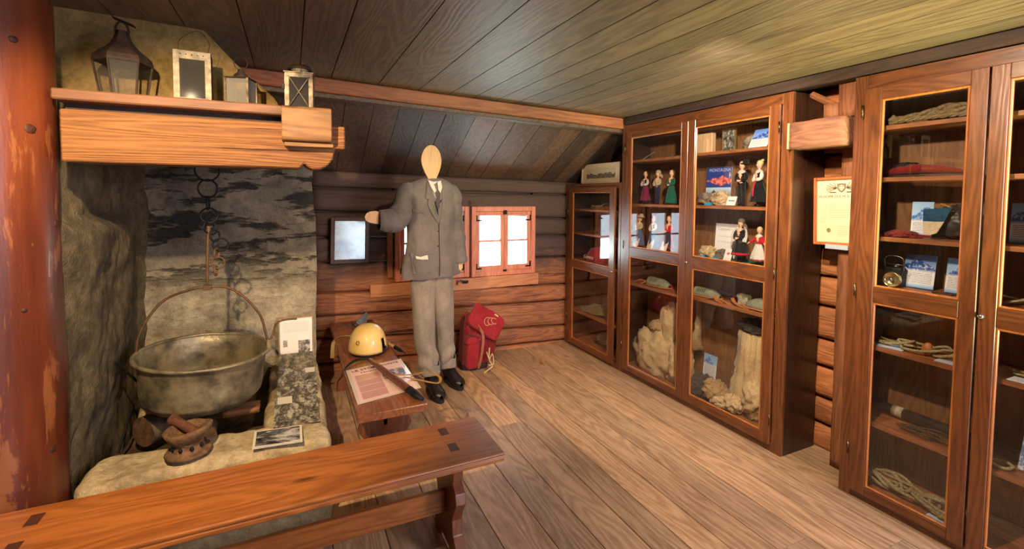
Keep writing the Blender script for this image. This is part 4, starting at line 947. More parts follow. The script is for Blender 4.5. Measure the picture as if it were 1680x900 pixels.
patch('pocket', [(.79, 1.075), (.915, 1.072), (.918, .93), (.80, .925)], M_jacket, jk, .009); patch('pocket_flap', [(.785, 1.08), (.92, 1.078), (.92, 1.045), (.785, 1.043)], M_jacket, jk, .014)
patch('pocket_flap', [(1.05, 1.08), (1.125, 1.085), (1.12, 1.05), (1.05, 1.043)], M_jacket, jk, .012); patch('pocket_flap', [(.80, 1.40), (.875, 1.385), (.875, 1.37), (.80, 1.378)], M_jacket, jk, .012)
patch('pocket_flap', [(1.06, 1.375), (1.115, 1.385), (1.115, 1.37), (1.06, 1.36)], M_jacket, jk, .012)
patch('handkerchief', [(.815, 1.058), (.85, 1.050), (.90, 1.062), (.905, 1.03), (.86, 1.030), (.82, 1.036)], M_shirt, du, .020)
# trousers, one mesh with two legs
def legm(g, T, seed):
    def f(u, v):
        z = T[0][0]+(T[-1][0]-T[0][0])*v
        for a, b in zip(T, T[1:]):
            if z >= b[0]-1e-6: k = (z-a[0])/(b[0]-a[0]); break
        cx, cy, w, d = [a[i]*(1-k)+b[i]*k for i in range(1, 5)]
        an = 2*PI*u; n_ = noise.fractal(V((math.cos(an)*1.4+seed, math.sin(an)*1.4, z*2.2)), 1, 2, 4)*.10
        low = max(0, (.42-z)/.3); n_ += low*.2*math.sin(z*42+2.5*math.sin(an+seed)+seed)
        crease = .05*max(0, math.cos(an+PI/2))**8
        return V((cx+w*math.cos(an)*(1+n_), cy+d*math.sin(an)*(1+n_+crease), z))
    g.grid(f, 48, 70, wrapu=True)
g = G(); legm(g, [(.96, .925, YD, .105, .10), (.85, .90, YD, .098, .09), (.6, .905, YD-.005, .084, .085), (.4, .91, YD-.01, .080, .085), (.25, .93, YD-.02, .078, .085), (.155, .945, YD-.03, .070, .08)], 1)
legm(g, [(.96, 1.01, YD, .105, .10), (.85, 1.045, YD+.01, .098, .09), (.6, 1.062, YD+.03, .086, .085), (.4, 1.085, YD+.06, .074, .085), (.25, 1.10, YD+.09, .076, .085), (.14, 1.12, YD+.11, .070, .08)], 5)
g.mk('trousers', M_trous, du, smooth=True)
for c_, z_ in (((.945, YD-.03), .19), ((1.12, YD+.11), .175)):
    g = G(); f = lambda u, v, c_=c_, z_=z_: V((c_[0]+(.076+.004*math.sin(2*PI*u*5))*math.cos(2*PI*u), c_[1]+(.087+.004*math.sin(2*PI*u*4+1))*math.sin(2*PI*u), z_-.05+.075*v+.006*math.sin(2*PI*u*3)))
    g.grid(f, 40, 8, wrapu=True); g.mk('turn_up', M_trous, du, smooth=True, solid=.005)
# boots
M_boot = plain('black_boot_leather', (34, 29, 28), .38, 0, .3, 20, .25); M_sole = plain('boot_sole', (24, 21, 20), .8)
def boot(cx, cy, rz, label):
    o = thing('leather_boot', label, 'boot', (cx, cy, 0), rz, 'black boots under the suit', local=True); g = G()
    def f(u, v):   # v: heel .. toe along -y
        y = .10-.30*v; T = [(0, .034, .12), (.15, .042, .13), (.35, .043, .125), (.5, .040, .095), (.65, .046, .075), (.8, .050, .066), (.93, .042, .056), (1, .012, .035)]
        for a, b in zip(T, T[1:]):
            if v <= b[0]+1e-9: k = (v-a[0])/(b[0]-a[0]); w = a[1]*(1-k)+b[1]*k; h = a[2]*(1-k)+b[2]*k; break
        an = 2*PI*u; c_, s_ = math.cos(an), math.sin(an); s2 = (abs(s_)**.8)*(1 if s_ > 0 else -1)
        nz = noise.noise(V((c_*2, y*20, s_*2+cx)))*.004
        return V((w*c_+nz, y, .022+h*.5+h*.5*s2+nz))
    g.grid(f, 28, 30, wrapu=True); g.tube([(0, .06, .08), (0, .055, .15), (0, .055, .19)], [.045, .044, .046], 18); g.mk('upper', M_boot, o, smooth=True)
    g = G(); pts = []
    for k in range(30):
        a_ = 2*PI*k/30; pts.append(((.052 if math.sin(a_) < 0 else .046)*math.cos(a_), -.05+.158*math.sin(a_)))
    g.prism(pts, 'Z', 0, .026); g.mk('sole', M_sole, o, bevel=.003)
    for k in range(4):
        g = G(); yy = -.03-.028*k+.03; zz = .155-.021*k; g.tube([(-.026, yy, zz-.012), (0, yy-.008, zz+.004), (.026, yy, zz-.012)], .0028, 6, sub=3); g.mk('lace', M_sole, o)
    return o
boot(.948, 3.405, .05, 'black lace-up boot under the left trouser leg, nearer the bench'); boot(1.14, 3.56, .12, 'black lace-up boot standing beside the red rucksack')

# ------------------------------------------------------------------ red rucksack
M_red = cloth('red_canvas', (168, 42, 46), (112, 22, 28), 160, .35, .75); M_redd = cloth('dark_red_canvas', (140, 40, 42), (92, 22, 26), 160, .3)
M_str = plain('brown_strap', (156, 96, 62), .7, 0, .15, 60); M_cord = plain('pale_cord', (212, 184, 128), .8, 0, .1, 80); M_ply = plain('dark_bottom', (52, 26, 28), .7)
rk = thing('rucksack', 'old red canvas rucksack with drooping flap leaning on the back wall', 'rucksack', (1.46, 3.80, 0))
def puff(g, x0, x1, y0, y1, z0, z1, seed, p=.28, lean=0, amp=.014, n=26, taper=0):
    def f(u, v):
        th = PI*v; ph = 2*PI*u; sg = lambda a, e: (abs(a)**e)*(1 if a > 0 else -1)
        zz = -sg(math.cos(th), p); r_ = sg(math.sin(th), p); x = r_*sg(math.cos(ph), p); y = r_*sg(math.sin(ph), p)
        q = V(((x0+x1)/2+(x1-x0)/2*x*(1-taper*(zz+1)/2)+lean*(zz+1)/2, (y0+y1)/2+(y1-y0)/2*y, (z0+z1)/2+(z1-z0)/2*zz))
        return q+V(noise.noise_vector(q*9+V((seed, 0, 0))))*amp+V(noise.noise_vector(q*22+V((seed, 4, 0))))*amp*.4
    g.grid(f, n*2, n, wrapu=True)
g = G(); puff(g, 1.30, 1.545, 3.72, 3.90, .01, .46, 1, .35, .02, taper=.12); g.mk('sack', M_red, rk, smooth=True)
g = G(); puff(g, 1.315, 1.43, 3.665, 3.74, .03, .27, 3, .4, .01, .010, 20); g.mk('pocket', M_red, rk, smooth=True)
g = G(); puff(g, 1.31, 1.44, 3.655, 3.74, .245, .315, 13, .5, .01, .008, 18); g.mk('pocket_flap', M_red, rk, smooth=True)
g = G(); puff(g, 1.50, 1.60, 3.72, 3.86, .06, .30, 6, .45, .03, .010, 18); g.mk('side_pocket', M_redd, rk, smooth=True)
g = G(); puff(g, 1.30, 1.54, 3.715, 3.90, .0, .05, 8, .4, 0, .004, 18); g.mk('base', M_ply, rk, smooth=True)
mf = Matrix.Translation((1.52, 3.72, .40)) @ Matrix.Rotation(.62, 4, 'Y') @ Matrix.Rotation(-.35, 4, 'X')
g = G(); puff(g, -.18, .16, -.03, .022, -.105, .11, 9, .3, 0, .011, 22); g.v = [tuple(mf @ V(p)) for p in g.v]; flp = g.mk('top_flap', M_red, rk, smooth=True)
g = G()
for k in range(3): g.tube([mf @ V((-.02+.03*k+.03*math.cos(t_), -.036, .0+.018*k+(.045-.008*k)*math.sin(t_)*.8)) for t_ in [2*PI*i/14 for i in range(3, 14)]], .0022, 5)
g.mk('embroidered_mark', M_cord, flp)
g = G(); g.box(.02, .06, -.037, -.033, .085, .097, mat=mf); g.mk('label_tag', M_cord, flp)
strap('closing_strap', [(1.385, 3.68, .44), (1.455, 3.655, .33), (1.452, 3.652, .20), (1.435, 3.665, .08), (1.43, 3.69, .02)], .022, M_str, rk, up=(0, 1, .0))
strap('closing_strap', [(1.33, 3.69, .40), (1.36, 3.655, .34), (1.42, 3.648, .30)], .02, M_redd, rk, up=(0, 1, 0))
g = G(); g.tube([(1.52, 3.66, .20), (1.515, 3.655, .10), (1.545, 3.65, .04), (1.49, 3.64, .01), (1.455, 3.62, .004)], .006, 6, sub=4); g.tube([(1.49, 3.65, .17), (1.515, 3.648, .10), (1.54, 3.645, .15), (1.55, 3.64, .06), (1.50, 3.63, .06)], .004, 6, sub=4); g.mk('cord', M_cord, rk, smooth=True)
g = G(); g.tube([(1.335, 3.74, .46), (1.33, 3.74, .50), (1.35, 3.745, .51), (1.37, 3.75, .47)], .006, 6, sub=3); g.mk('grab_loop', M_redd, rk, smooth=True)
g = G(); g.tube([(1.335+.014*math.cos(t_), 3.655, .325+.022*math.sin(t_)) for t_ in [2*PI*i/12 for i in range(12)]], .003, 6, closed=True); g.mk('ring', M_brass, rk)

# ------------------------------------------------------------------ on the back wall
M_mframe = wood('mirror_frame_wood', (62, 40, 28), (92, 62, 44), 'Z', 1.5, .5, .2, .03, .4)
mi = thing('wall_mirror', 'small clouded mirror in a dark wooden frame on the log wall', 'mirror', (.435, 4.06, .93))
mt = Matrix.Translation((.435, 4.0, 1.125)) @ Matrix.Rotation(.02, 4, 'Y') @ Matrix.Translation((-.435, -4.0, -1.125))
g = G(); x0, x1, z0, z1, f = .285, .588, .935, 1.313, .030
for b_ in ((x0, x0+f, z0, z1), (x1-f, x1, z0, z1), (x0+f, x1-f, z0, z0+f), (x0+f, x1-f, z1-f, z1)): g.box(b_[0], b_[1], 4.040, 4.072, b_[2], b_[3], mat=mt)
g.mk('frame', M_mframe, mi, bevel=.003)
t = NT('clouded_mirror'); tc = t.n('ShaderNodeTexCoord'); n_ = t.noise(tc.outputs['Object'], 9, 6, .65)
t.l(t.ramp(n_, [(.35, lin((150, 154, 150))), (.6, lin((214, 222, 228)))]), t.b.inputs['Base Color']); t.l(t.ramp(n_, [(.4, (.45, .45, .45)), (.62, (.12, .12, .12))]), t.b.inputs['Metallic']); t.b.inputs['Roughness'].default_value = .16
g = G(); g.box(x0+f, x1-f, 4.058, 4.064, z0+f, z1-f, mat=mt); g.mk('mirror_glass', t.m, mi)
wh = thing('wall_hook', 'small black metal catch on the board below the windows', 'hook', (1.40, 4.07, .70))
g = G(); g.tube([(1.365, 4.062, .685), (1.375, 4.055, .725), (1.40, 4.055, .72), (1.44, 4.06, .712), (1.47, 4.07, .70)], [.006, .007, .006, .006, .004], 8, sub=3); g.mk('arm', M_steel, wh, smooth=True)
g = G(); g.box(1.42, 1.475, 4.066, 4.078, .690, .715); g.mk('plate', M_iron, wh, bevel=.002)

# ------------------------------------------------------------------ picture on the small cabinet
pf = thing('framed_photograph', 'pale framed panorama photograph on top of the small corner cabinet', 'picture', (2.60, 3.62, 1.622))
M_mat = plain('pale_mount', (216, 190, 150), .6, 0, .03)
mp_ = Matrix.Translation((2.60, 0, 1.625)) @ Matrix.Rotation(.06, 4, 'Y')
g = G(); ya, yb, h = 3.325, 3.925, .18; b = .018
for q in ((ya, ya+b, 0, h), (yb-b, yb, 0, h), (ya+b, yb-b, 0, b), (ya+b, yb-b, h-b, h)): g.box(0, .018, q[0], q[1], q[2], q[3], mat=mp_)
g.mk('frame', M_mat, pf, bevel=.003)
g = G(); g.box(.006, .010, ya+b, yb-b, b, h-b, mat=mp_); g.mk('mount', M_mat, pf)
g = G(); o_ = mp_ @ V((.005, yb-.09, .045)); g.card(o_, V((0, -(yb-ya-.155), 0)), mp_.to_3x3() @ V((0, 0, .095)), .001)
t = NT('panorama'); uv, u, v = uvs(t); mm = t.n('ShaderNodeMapping'); t.l(uv, mm.inputs[0]); mm.inputs['Scale'].default_value = (4, 1, 1)
hh = t.noise(mm.outputs[0], 1.6, 5, .6); below = t.math('LESS_THAN', v, t.math('MULTIPLY_ADD', hh, 1.1, -.12))
pcl = t.mix(below, lin((200, 178, 140)), t.ramp(t.noise(mm.outputs[0], 9, 5, .7), [(.45, lin((40, 34, 28))), (.6, lin((170, 148, 116)))])); t.l(pcl, t.b.inputs['Base Color'])
g.mk('photograph', t.m, pf)

# ------------------------------------------------------------------ framed certificate in the gap
ce_ = thing('framed_certificate', 'framed certificate with a shield crest hanging in the gap between cabinets', 'certificate', (2.69, 1.56, 1.236))
M_cfr = wood('certificate_frame', (158, 82, 42), (196, 112, 62), 'Z', 1.5, .4, 0, .02, .1)
g = G(); ya, yb, za, zb, b = 1.43, 1.678, 1.238, 1.612, .016
mc = Matrix.Translation((2.69, 1.68, 1.24)) @ Matrix.Rotation(-.03, 4, 'X') @ Matrix.Translation((-2.69, -1.68, -1.24))
for q in ((ya, ya+b, za, zb), (yb-b, yb, za, zb), (ya+b, yb-b, za, za+b), (ya+b, yb-b, zb-b, zb)): g.box(2.688, 2.706, q[0], q[1], q[2], q[3], mat=mc)
g.mk('frame', M_cfr, ce_, bevel=.002)
R3 = mc.to_3x3(); co = mc @ V((2.698, yb-b, za+b)); cex = R3 @ V((0, -(yb-ya-2*b), 0)); cey = R3 @ V((0, 0, zb-za-2*b))
g = G(); g.card(co, cex, cey, .001); cs = g.mk('paper', page('certificate_paper', (226, 200, 160), (120, 96, 74), [(34, .30, .97, .38, .66, .4), (34, .05, .24, .30, .66, .3), (34, .5, .95, .1, .28, .4)]), ce_)
M_seal = plain('ink_brown', (96, 76, 50), .7); M_seal2 = plain('gold_green_seal', (138, 128, 60), .6)
lettering('IN NOME DI S. M. IL RE', .0185, M_seal, cs, co+cex*.05+cey*.715, cex, cey, .001)
cn = cex.cross(cey).normalized()
def oncert(pl, nm, mat, lift=.0012, scale=1):
    g = G(); vs = [co+cex*a_+cey*b_+cn*lift for a_, b_ in pl]; g.add(vs, [tuple(range(len(vs)))]); return g.mk(nm, mat, cs)
shp = [(.50, .93), (.60, .94), (.70, .93), (.70, .86), (.66, .82), (.60, .795), (.54, .82), (.50, .86)]
oncert(shp, 'crest_shield', M_seal)
oncert([(.52, .918), (.60, .926), (.68, .918), (.68, .862), (.645, .83), (.60, .81), (.555, .83), (.52, .862)], 'crest_field', plain('crest_field', (170, 146, 112), .7), .0016)
oncert([(.585, .915), (.615, .915), (.615, .885), (.655, .885), (.655, .86), (.615, .86), (.615, .825), (.585, .825), (.585, .86), (.545, .86), (.545, .885), (.585, .885)], 'crest_cross', plain('crest_cross', (232, 210, 172), .7), .002)
g = G()
for sx_ in (-1, 1):
    for k in range(6):
        a_ = .25+k*.38; p0 = co+cex*(.60+sx_*.11)+cey*.865+cn*.001; L_ = .055
        g.tube([p0, p0+cex.normalized()*sx_*L_*math.cos(a_-.9)*1.1+cey.normalized()*L_*.62*math.sin(a_-.9)], .0014, 4)
    g.tube([co+cex*(.60+sx_*.13)+cey*.80+cn*.001, co+cex*(.60+sx_*.28)+cey*.80+cn*.001], .003, 5)
g.mk('crest_banners', M_seal, cs)
oncert([(.30+.055*math.cos(2*PI*i/12), .19+.036*math.sin(2*PI*i/12)) for i in range(12)], 'seal', M_seal2)
g = G(); g.box(2.675, 2.687, 1.485, 1.602, 1.222, 1.246); tag(g.mk('label_holder', plain('pale_label', (176, 184, 190), .5, 0, .05)), 'short pale blue-white label strip under the framed certificate', 'label')

# ------------------------------------------------------------------ costumed dolls
M_skin = plain('doll_skin', (232, 176, 140), .5, 0, .04)
def C_(n, c, c2=None): return cloth(n, c, c2 or tuple(int(k*.7) for k in c), 300, .1)
M_black = C_('black_cloth', (26, 25, 28)); M_white = C_('white_cloth', (232, 226, 214)); M_plum = C_('plum_cloth', (140, 44, 76)); M_green = C_('teal_cloth', (28, 104, 84)); M_navy = C_('navy_cloth', (42, 52, 78))
M_blue = C_('blue_cloth', (70, 108, 150)); M_scar = C_('scarlet_cloth', (206, 26, 40)); M_cream = C_('cream_cloth', (206, 190, 150)); M_rib = plain('pink_ribbon', (226, 44, 84), .35); M_pur = C_('purple_ribbon', (92, 70, 104))
M_blond = plain('blond_hair', (220, 190, 128), .6, 0, .15, 80); M_brown = plain('brown_hair', (92, 58, 38), .6, 0, .15, 80); M_grey = plain('grey_brown_hair', (110, 92, 74), .6, 0, .15, 80)
M_shoe = plain('doll_shoe', (20, 18, 18), .4); M_feat = plain('doll_features', (70, 34, 30), .6, 0, 0)
def doll(label, x, y, z, h, skirt=None, bodice=M_black, sleeve=M_white, hair=M_brown, apron=None, hem=None, hat=None, trousers=None, collar=None, bun=False, arms='front', width=.062, face=PI/2, shawl=None, ribbon=None, slen=.06, scarf=None):
    """a doll on its feet, facing -X after the turn (built facing -Y)"""
    o = thing('costume_doll', label, 'doll', (x, y, z), -face, 'costumed dolls in the tall cabinet', local=True)
    k = h/.30
    K = lambda p: V(p)*k
    g = G()   # one continuous body: head, neck, torso and both arms
    g.lathe([(.0001, .300), (.010, .298), (.0165, .288), (.0185, .275), (.017, .262), (.011, .252), (.0075, .247), (.0075, .238), (.013, .234), (.026, .226), (.024, .20), (.017, .172), (.022, .155), (.0001, .15)], 20, sx=1, sy=.95)
    g.blob((0, -.0185, .270), (.0028, .004, .0045), 0, 1, 0, 8, 6)
    el = {'front': ((.036, -.012, .182), (.008, -.036, .170)), 'down': ((.040, -.002, .180), (.044, -.014, .140)), 'out': ((.042, -.014, .190), (.060, -.032, .175))}[arms]
    for s_ in (-1, 1):
        e_, w_ = el; e_ = V((e_[0]*s_, e_[1], e_[2])); w_ = V((w_[0]*s_, w_[1], w_[2])); d_ = (w_-e_).normalized()
        g.tube([(s_*.022, 0, .222), e_, w_], [.008, .0065, .0045], 8); g.blob(w_+d_*.006, (.0055, .0045, .007), .1, 2, s_, 8, 6)
        for f_ in range(4): g.tube([w_+d_*.009+V(((f_-1.5)*.0022, 0, 0)), w_+d_*.018+V(((f_-1.5)*.0026, -.001, -.002))], [.0011, .0008], 5)
        g.tube([w_+d_*.004, w_+d_*.008+V((-s_*.006, -.002, .003))], [.0013, .0009], 5)
    g.v = [tuple(V(p)*k) for p in g.v]; g.mk('body', M_skin, o, smooth=True)
    g = G()
    for s_ in (-1, 1): g.blob((s_*.0065, -.0168, .2755), (.0022, .0014, .0015), 0, 1, 0, 6, 5)
    g.blob((0, -.0160, .2605), (.004, .0016, .0010), 0, 1, 0, 6, 5); g.v = [tuple(V(p)*k) for p in g.v]; g.mk('face_features', M_feat, o)
    g = G(); 
    if bun: g.blob((0, .004, .284), (.021, .020, .020), .10, 3, 2, 16, 10); g.blob((.006, .016, .302), (.010, .010, .009), .1, 3, 2, 10, 8)
    else: g.blob((0, .006, .280), (.0205, .019, .022), .12, 4, x*9, 16, 10); g.blob((0, .014, .262), (.016, .010, .020), .12, 4, x*9, 12, 8)
    g.v = [tuple(V(p)*k) for p in g.v if True]; g.mk('hair', hair, o, smooth=True)
    g = G(); g.lathe([(.0245, .228), (.0285, .215), (.0265, .198), (.020, .172), (.0225, .160)], 22, sx=1.05, sy=.80); g.v = [tuple(V(p)*k) for p in g.v]; g.mk('bodice', bodice, o, smooth=True, solid=.001)
    for s_ in (-1, 1):
        e_, w_ = el; e_ = V((e_[0]*s_, e_[1], e_[2])); w_ = V((w_[0]*s_, w_[1], w_[2]))
        g = G(); g.tube([(s_*.022, 0, .224), (s_*.032, -.004, .206), e_, e_+(w_-e_)*.5, e_+(w_-e_)*.85], [.009, .0125, .0115, .0125, .0065], 12, sub=2); g.v = [tuple(V(p)*k) for p in g.v]; g.mk('sleeve', sleeve, o, smooth=True)
    if skirt:
        bot = slen
        def sk(u, v, b=bot, w=width, off=0.0):
            an = 2*PI*u; z_ = .168+(b-.168)*v; r_ = .019+(w-.019)*(v**.75)+off; r_ *= 1+.07*math.sin(an*9+x*30)*v
            return V((r_*math.cos(an), r_*.85*math.sin(an), z_))*k
        g = G(); g.grid(sk, 54, 14, wrapu=True); g.mk('skirt', skirt, o, smooth=True, solid=.001)
        if hem: g = G(); g.grid(lambda u, v: sk(u, .84+.12*v, off=.0012), 54, 3, wrapu=True); g.mk('hem_band', hem, o, smooth=True)
        if apron:
            g = G(); g.grid(lambda u, v: sk(.75+(u-.5)*.42, .9*v+.02, off=.003), 18, 12); g.mk('apron', apron, o, smooth=True, solid=.0008)
        g = G()
        for s_ in (-1, 1): g.tube([(s_*.012, 0, .15), (s_*.013, -.002, .02)], [.007, .006], 8)
        g.v = [tuple(V(p)*k) for p in g.v]; g.mk('legs', M_shoe if skirt in (M_black,) else M_white, o, smooth=True)
    if trousers:
        g = G()
        for s_ in (-1, 1): g.tube([(s_*.010, 0, .165), (s_*.014, 0, .09), (s_*.015, -.001, .018)], [.016, .013, .011], 12)
        g.v = [tuple(V(p)*k) for p in g.v]; g.mk('trousers', trousers, o, smooth=True)
    for s_ in (-1, 1):
        g = G(); g.blob((s_*.014, -.007, .008), (.0075, .016, .008), .05, 2, 1, 12, 8, zmin=.0005); g.v = [tuple(V(p)*k) for p in g.v]; g.mk('shoe', M_shoe, o, smooth=True)
    if hat:
        g = G(); g.lathe([(.034, .283), (.033, .286), (.020, .288), (.0195, .305), (.014, .312), (.0001, .313)], 22, mat=Matrix.Rotation(.08, 4, 'Y')); g.v = [tuple(V(p)*k) for p in g.v]; g.mk('hat', hat, o, smooth=True)
    if collar:
        g = G(); g.lathe([(.010, .243), (.020, .236), (.028, .226), (.029, .223)], 20, sx=1, sy=.85); g.v = [tuple(V(p)*k) for p in g.v]; g.mk('collar', collar, o, smooth=True)
    if scarf:
        g = G(); g.blob((0, .006, .284), (.024, .024, .022), .06, 3, 4, 16, 10); g.tube([(0, .02, .27), (.02, .026, .25), (.036, .02, .235)], [.014, .012, .004], 8); g.v = [tuple(V(p)*k) for p in g.v]; g.mk('head_scarf', scarf, o, smooth=True)
    if shawl:
        for s_ in (-1, 1): strap_ = strap('shawl', [K((s_*.012, .018, .236)), K((s_*.036, .002, .226)), K((s_*.050, -.012, .19)), K((s_*.044, -.016, .145))], .03*k, shawl, o, up=(0, 1, .3))
    if ribbon:
        strap('ribbon', [K((.004, -.022, .170)), K((.008, -.040, .14)), K((.016, -.050, .10)), K((.026, -.058, .065))], .012*k, ribbon, o, up=(0, 1, 0))
    return o
T1, T2 = 1.4425, 1.0755
doll('doll in a plum skirt and black bodice with white sleeves, upper left shelf', 2.655, 3.048, 1.441, .268, M_plum, M_black, M_white, M_brown, width=.05, slen=.03)
doll('doll in a cream blouse and cap with dark trousers and white socks', 2.655, 2.905, 1.441, .268, None, M_cream, M_cream, M_cream, trousers=M_navy, hat=None, scarf=M_cream)
doll('doll in a long teal green dress on the upper left shelf', 2.655, 2.755, 1.441, .266, M_green, M_green, M_green, M_grey, width=.055, slen=.01)
doll('doll with wide pale bonnet and blue skirt, leftmost on the lower left shelf', 2.65, 3.105, 1.0765, .27, M_blue, M_cream, M_cream, M_blond, apron=M_blue, width=.056, hat=M_cream, slen=.02)
doll('doll in a light blue apron dress with dark bodice on the lower left shelf', 2.65, 2.935, 1.0765, .27, M_blue, M_navy, M_white, M_grey, apron=M_blue, width=.054, slen=.02)
doll('doll in a red jacket and red and navy skirt behind the left glass door', 2.65, 2.765, 1.0765, .275, M_scar, M_scar, M_scar, M_brown, apron=M_navy, width=.05, slen=.03)
doll('male doll in a black suit and wide black hat', 2.655, 2.132, 1.4435, .29, None, M_black, M_black, M_brown, trousers=M_black, hat=M_black, collar=M_white, face=PI/2-.15)
doll('blond doll in a black dress holding a pink ribbon', 2.64, 1.995, 1.4435, .285, M_black, M_black, M_white, M_blond, bun=True, collar=M_white, width=.062, face=PI/2+.35, ribbon=M_rib, slen=.03)
doll('doll in a black dress with red flowered hem and white shawl', 2.65, 2.125, 1.0765, .282, M_black, M_black, M_black, M_grey, hem=M_scar, width=.058, shawl=M_white, hair=M_grey, scarf=M_grey, face=PI/2, slen=.05, ribbon=None) if False else doll('doll in a black dress with red flowered hem and white shawl', 2.65, 2.125, 1.0765, .282, M_black, M_black, M_black, M_grey, hem=M_scar, width=.058, shawl=M_white, scarf=M_grey, slen=.05)
doll('shorter doll in a red jacket and long white apron', 2.645, 1.985, 1.0765, .24, M_scar, M_scar, M_scar, M_blond, apron=M_white, collar=M_white, width=.064, slen=.035, arms='out', face=PI/2-.1)

# ------------------------------------------------------------------ cards, posters, stones and other things in the tall doll cabinet
def easel_card(label, x, y, z, w, h, lean, mat, name='information_card', cat='card', rz=0., t=.003, edge=(220, 222, 224)):
    """a card standing on a shelf, leaning back by lean radians; y is its left end (towards the back wall)"""
    root = thing(name, label, cat, (x, y-w/2, z))
    ex = V((math.sin(rz), -math.cos(rz), 0))*w; nrm = V((-math.cos(rz), -math.sin(rz), 0)); ey = (V((0, 0, 1))*math.cos(lean)-nrm*math.sin(lean))*h
    g = G(); g.card(V((x, y, z+.0035)), ex, ey, t, 0, 1); c_ = g.mk('print', [mat, plain('card_edge', edge, .5, 0, 0)], root); return root, c_, V((x, y, z+.0035)), ex, ey
def prop(root, x, y, z, h, lean, mat=None):
    g = G(); g.box(x+.004+math.sin(lean)*h*.5, x+.05, y-.006, y+.006, z+.001, z+.004); g.mk('stand', mat or M_glass, root)
easel_card('blue mountain card leaning on the top right shelf of the doll cabinet', 2.66, 2.10, 1.805, .13, .145, .5, mountain_card('card_a', 1.3, (40, 110, 210), (24, 80, 180)))
t = NT('poster_print'); uv, u, v = uvs(t); mm = t.n('ShaderNodeMapping'); t.l(uv, mm.inputs[0]); n1 = t.noise(mm.outputs[0], 5, 6, .7); n2 = t.noise(mm.outputs[0], 9, 4, .6)
col = t.mix(n2, lin((36, 56, 132)), lin((56, 74, 150)))
rk_ = t.math('LESS_THAN', t.math('ADD', t.math('ABSOLUTE', t.math('SUBTRACT', v, .64)), t.math('MULTIPLY', t.math('ABSOLUTE', t.math('SUBTRACT', u, .6)), .22)), t.math('MULTIPLY', n1, .26))
col = t.mix(rk_, col, t.ramp(n2, [(.4, lin((170, 50, 56))), (.6, lin((250, 140, 130)))]))
lowm = t.math('LESS_THAN', v, .46); col = t.mix(lowm, col, t.ramp(v, [(.0, lin((96, 100, 92))), (.24, lin((130, 140, 140))), (.46, lin((196, 220, 240)))]))
tow = t.math('LESS_THAN', t.math('ADD', t.math('POWER', t.math('MULTIPLY', t.math('ABSOLUTE', t.math('SUBTRACT', u, .33)), 4.5), 2), t.math('MULTIPLY', v, 2.6)), t.math('MULTIPLY_ADD', n1, .3, .85))
col = t.mix(t.math('MULTIPLY', tow, lowm), col, lin((92, 82, 84)))
t.l(col, t.b.inputs['Base Color']); t.b.inputs['Roughness'].default_value = .3
r_, c_, o_, ex, ey = easel_card('glossy poster of a pink rock face behind the stones, doll cabinet', 2.752, 2.515, 1.4435, .215, .265, .05, t.m, 'mountain_poster', 'poster')
lettering('MONTAGNA', .032, plain('poster_letter', (176, 184, 214), .5, 0, 0), c_, o_+ex*.10+ey*.885, ex, ey, .0006); lettering('1881', .022, plain('poster_white', (240, 240, 240), .5, 0, 0), c_, o_+ex*.97+ey*.70, ey, -ex, .0006)
M_plaque = page('plaque_page', (240, 234, 228), (150, 140, 140), [(30, .12, .80, .60, .645, .7), (30, .1, .9, .43, .48, .7), (30, .3, .62, .14, .2, .6)])
r_, c_, o_, ex, ey = easel_card('white printed sheet titled in script, behind the black-dressed doll', 2.745, 2.415, 1.0765, .20, .235, .06, M_plaque, 'printed_sheet', 'sheet')
lettering('Costumi tipici', .030, plain('script_ink', (176, 166, 160), .6, 0, 0), c_, o_+ex*.10+ey*.80, ex, ey, .0006)
def small_card(label, x, y, z, w, h, mat, rz=0): return easel_card(label, x, y, z, w, h, .35, mat, 'name_card', 'card', rz)
r_, c_, o_, ex, ey = small_card('small white card with blue scene at the feet of the black-hatted doll', 2.60, 2.205, 1.4435, .07, .062, page('tiny_a', (226, 224, 218), (70, 90, 110), [(3, .15, .85, .3, .75, .9)]))
r_, c_, o_, ex, ey = small_card('small white card with a red emblem by the flowered-hem doll', 2.60, 2.215, 1.0765, .058, .082, page('tiny_b', (228, 220, 212), (200, 60, 80), [(40, .2, .8, .1, .25, .5)]))
def heart(c_, o_, ex, ey, mat, s=.2, cx_=.5, cy_=.6):
    g = G(); n_ = ex.cross(ey).normalized()
    pts = [(0, -1), (.9, .1), (.85, .7), (.4, .9), (0, .5), (-.4, .9), (-.85, .7), (-.9, .1)]
    m_ = min(ex.length, ey.length); vs = [o_+ex*cx_+ey*cy_+ex.normalized()*a*s*m_+ey.normalized()*b*s*m_+n_*.0006 for a, b in pts]; g.add(vs, [tuple(range(len(vs)))]); g.mk('emblem', mat, c_)
M_emb = plain('red_emblem', (210, 60, 76), .5, 0, 0); heart(c_, o_, ex, ey, M_emb)
for i, (yy, lb) in enumerate(((3.13, 'below the bonneted doll'), (2.955, 'below the blue-aproned doll'), (2.80, 'with red emblem below the red-jacketed doll'))):
    r_, c_, o_, ex, ey = small_card('small pale card standing '+lb, 2.595, yy, 1.0765, .062, .078, page('tiny_c%d' % i, (226, 210, 182), (150, 110, 80), [(20, .2, .8, .15, .4, .4)]))
    if i == 2: heart(c_, o_, ex, ey, M_emb)
M_rockA = stone('pale_rock', (150, 120, 84), (206, 178, 136), (236, 214, 176), 14, .5); M_rockB = stone('violet_rock', (66, 52, 56), (128, 108, 100), (196, 176, 150), 18, .6); M_rockC = stone('grey_rock', (84, 78, 66), (128, 118, 98), (164, 152, 128), 14, .6)
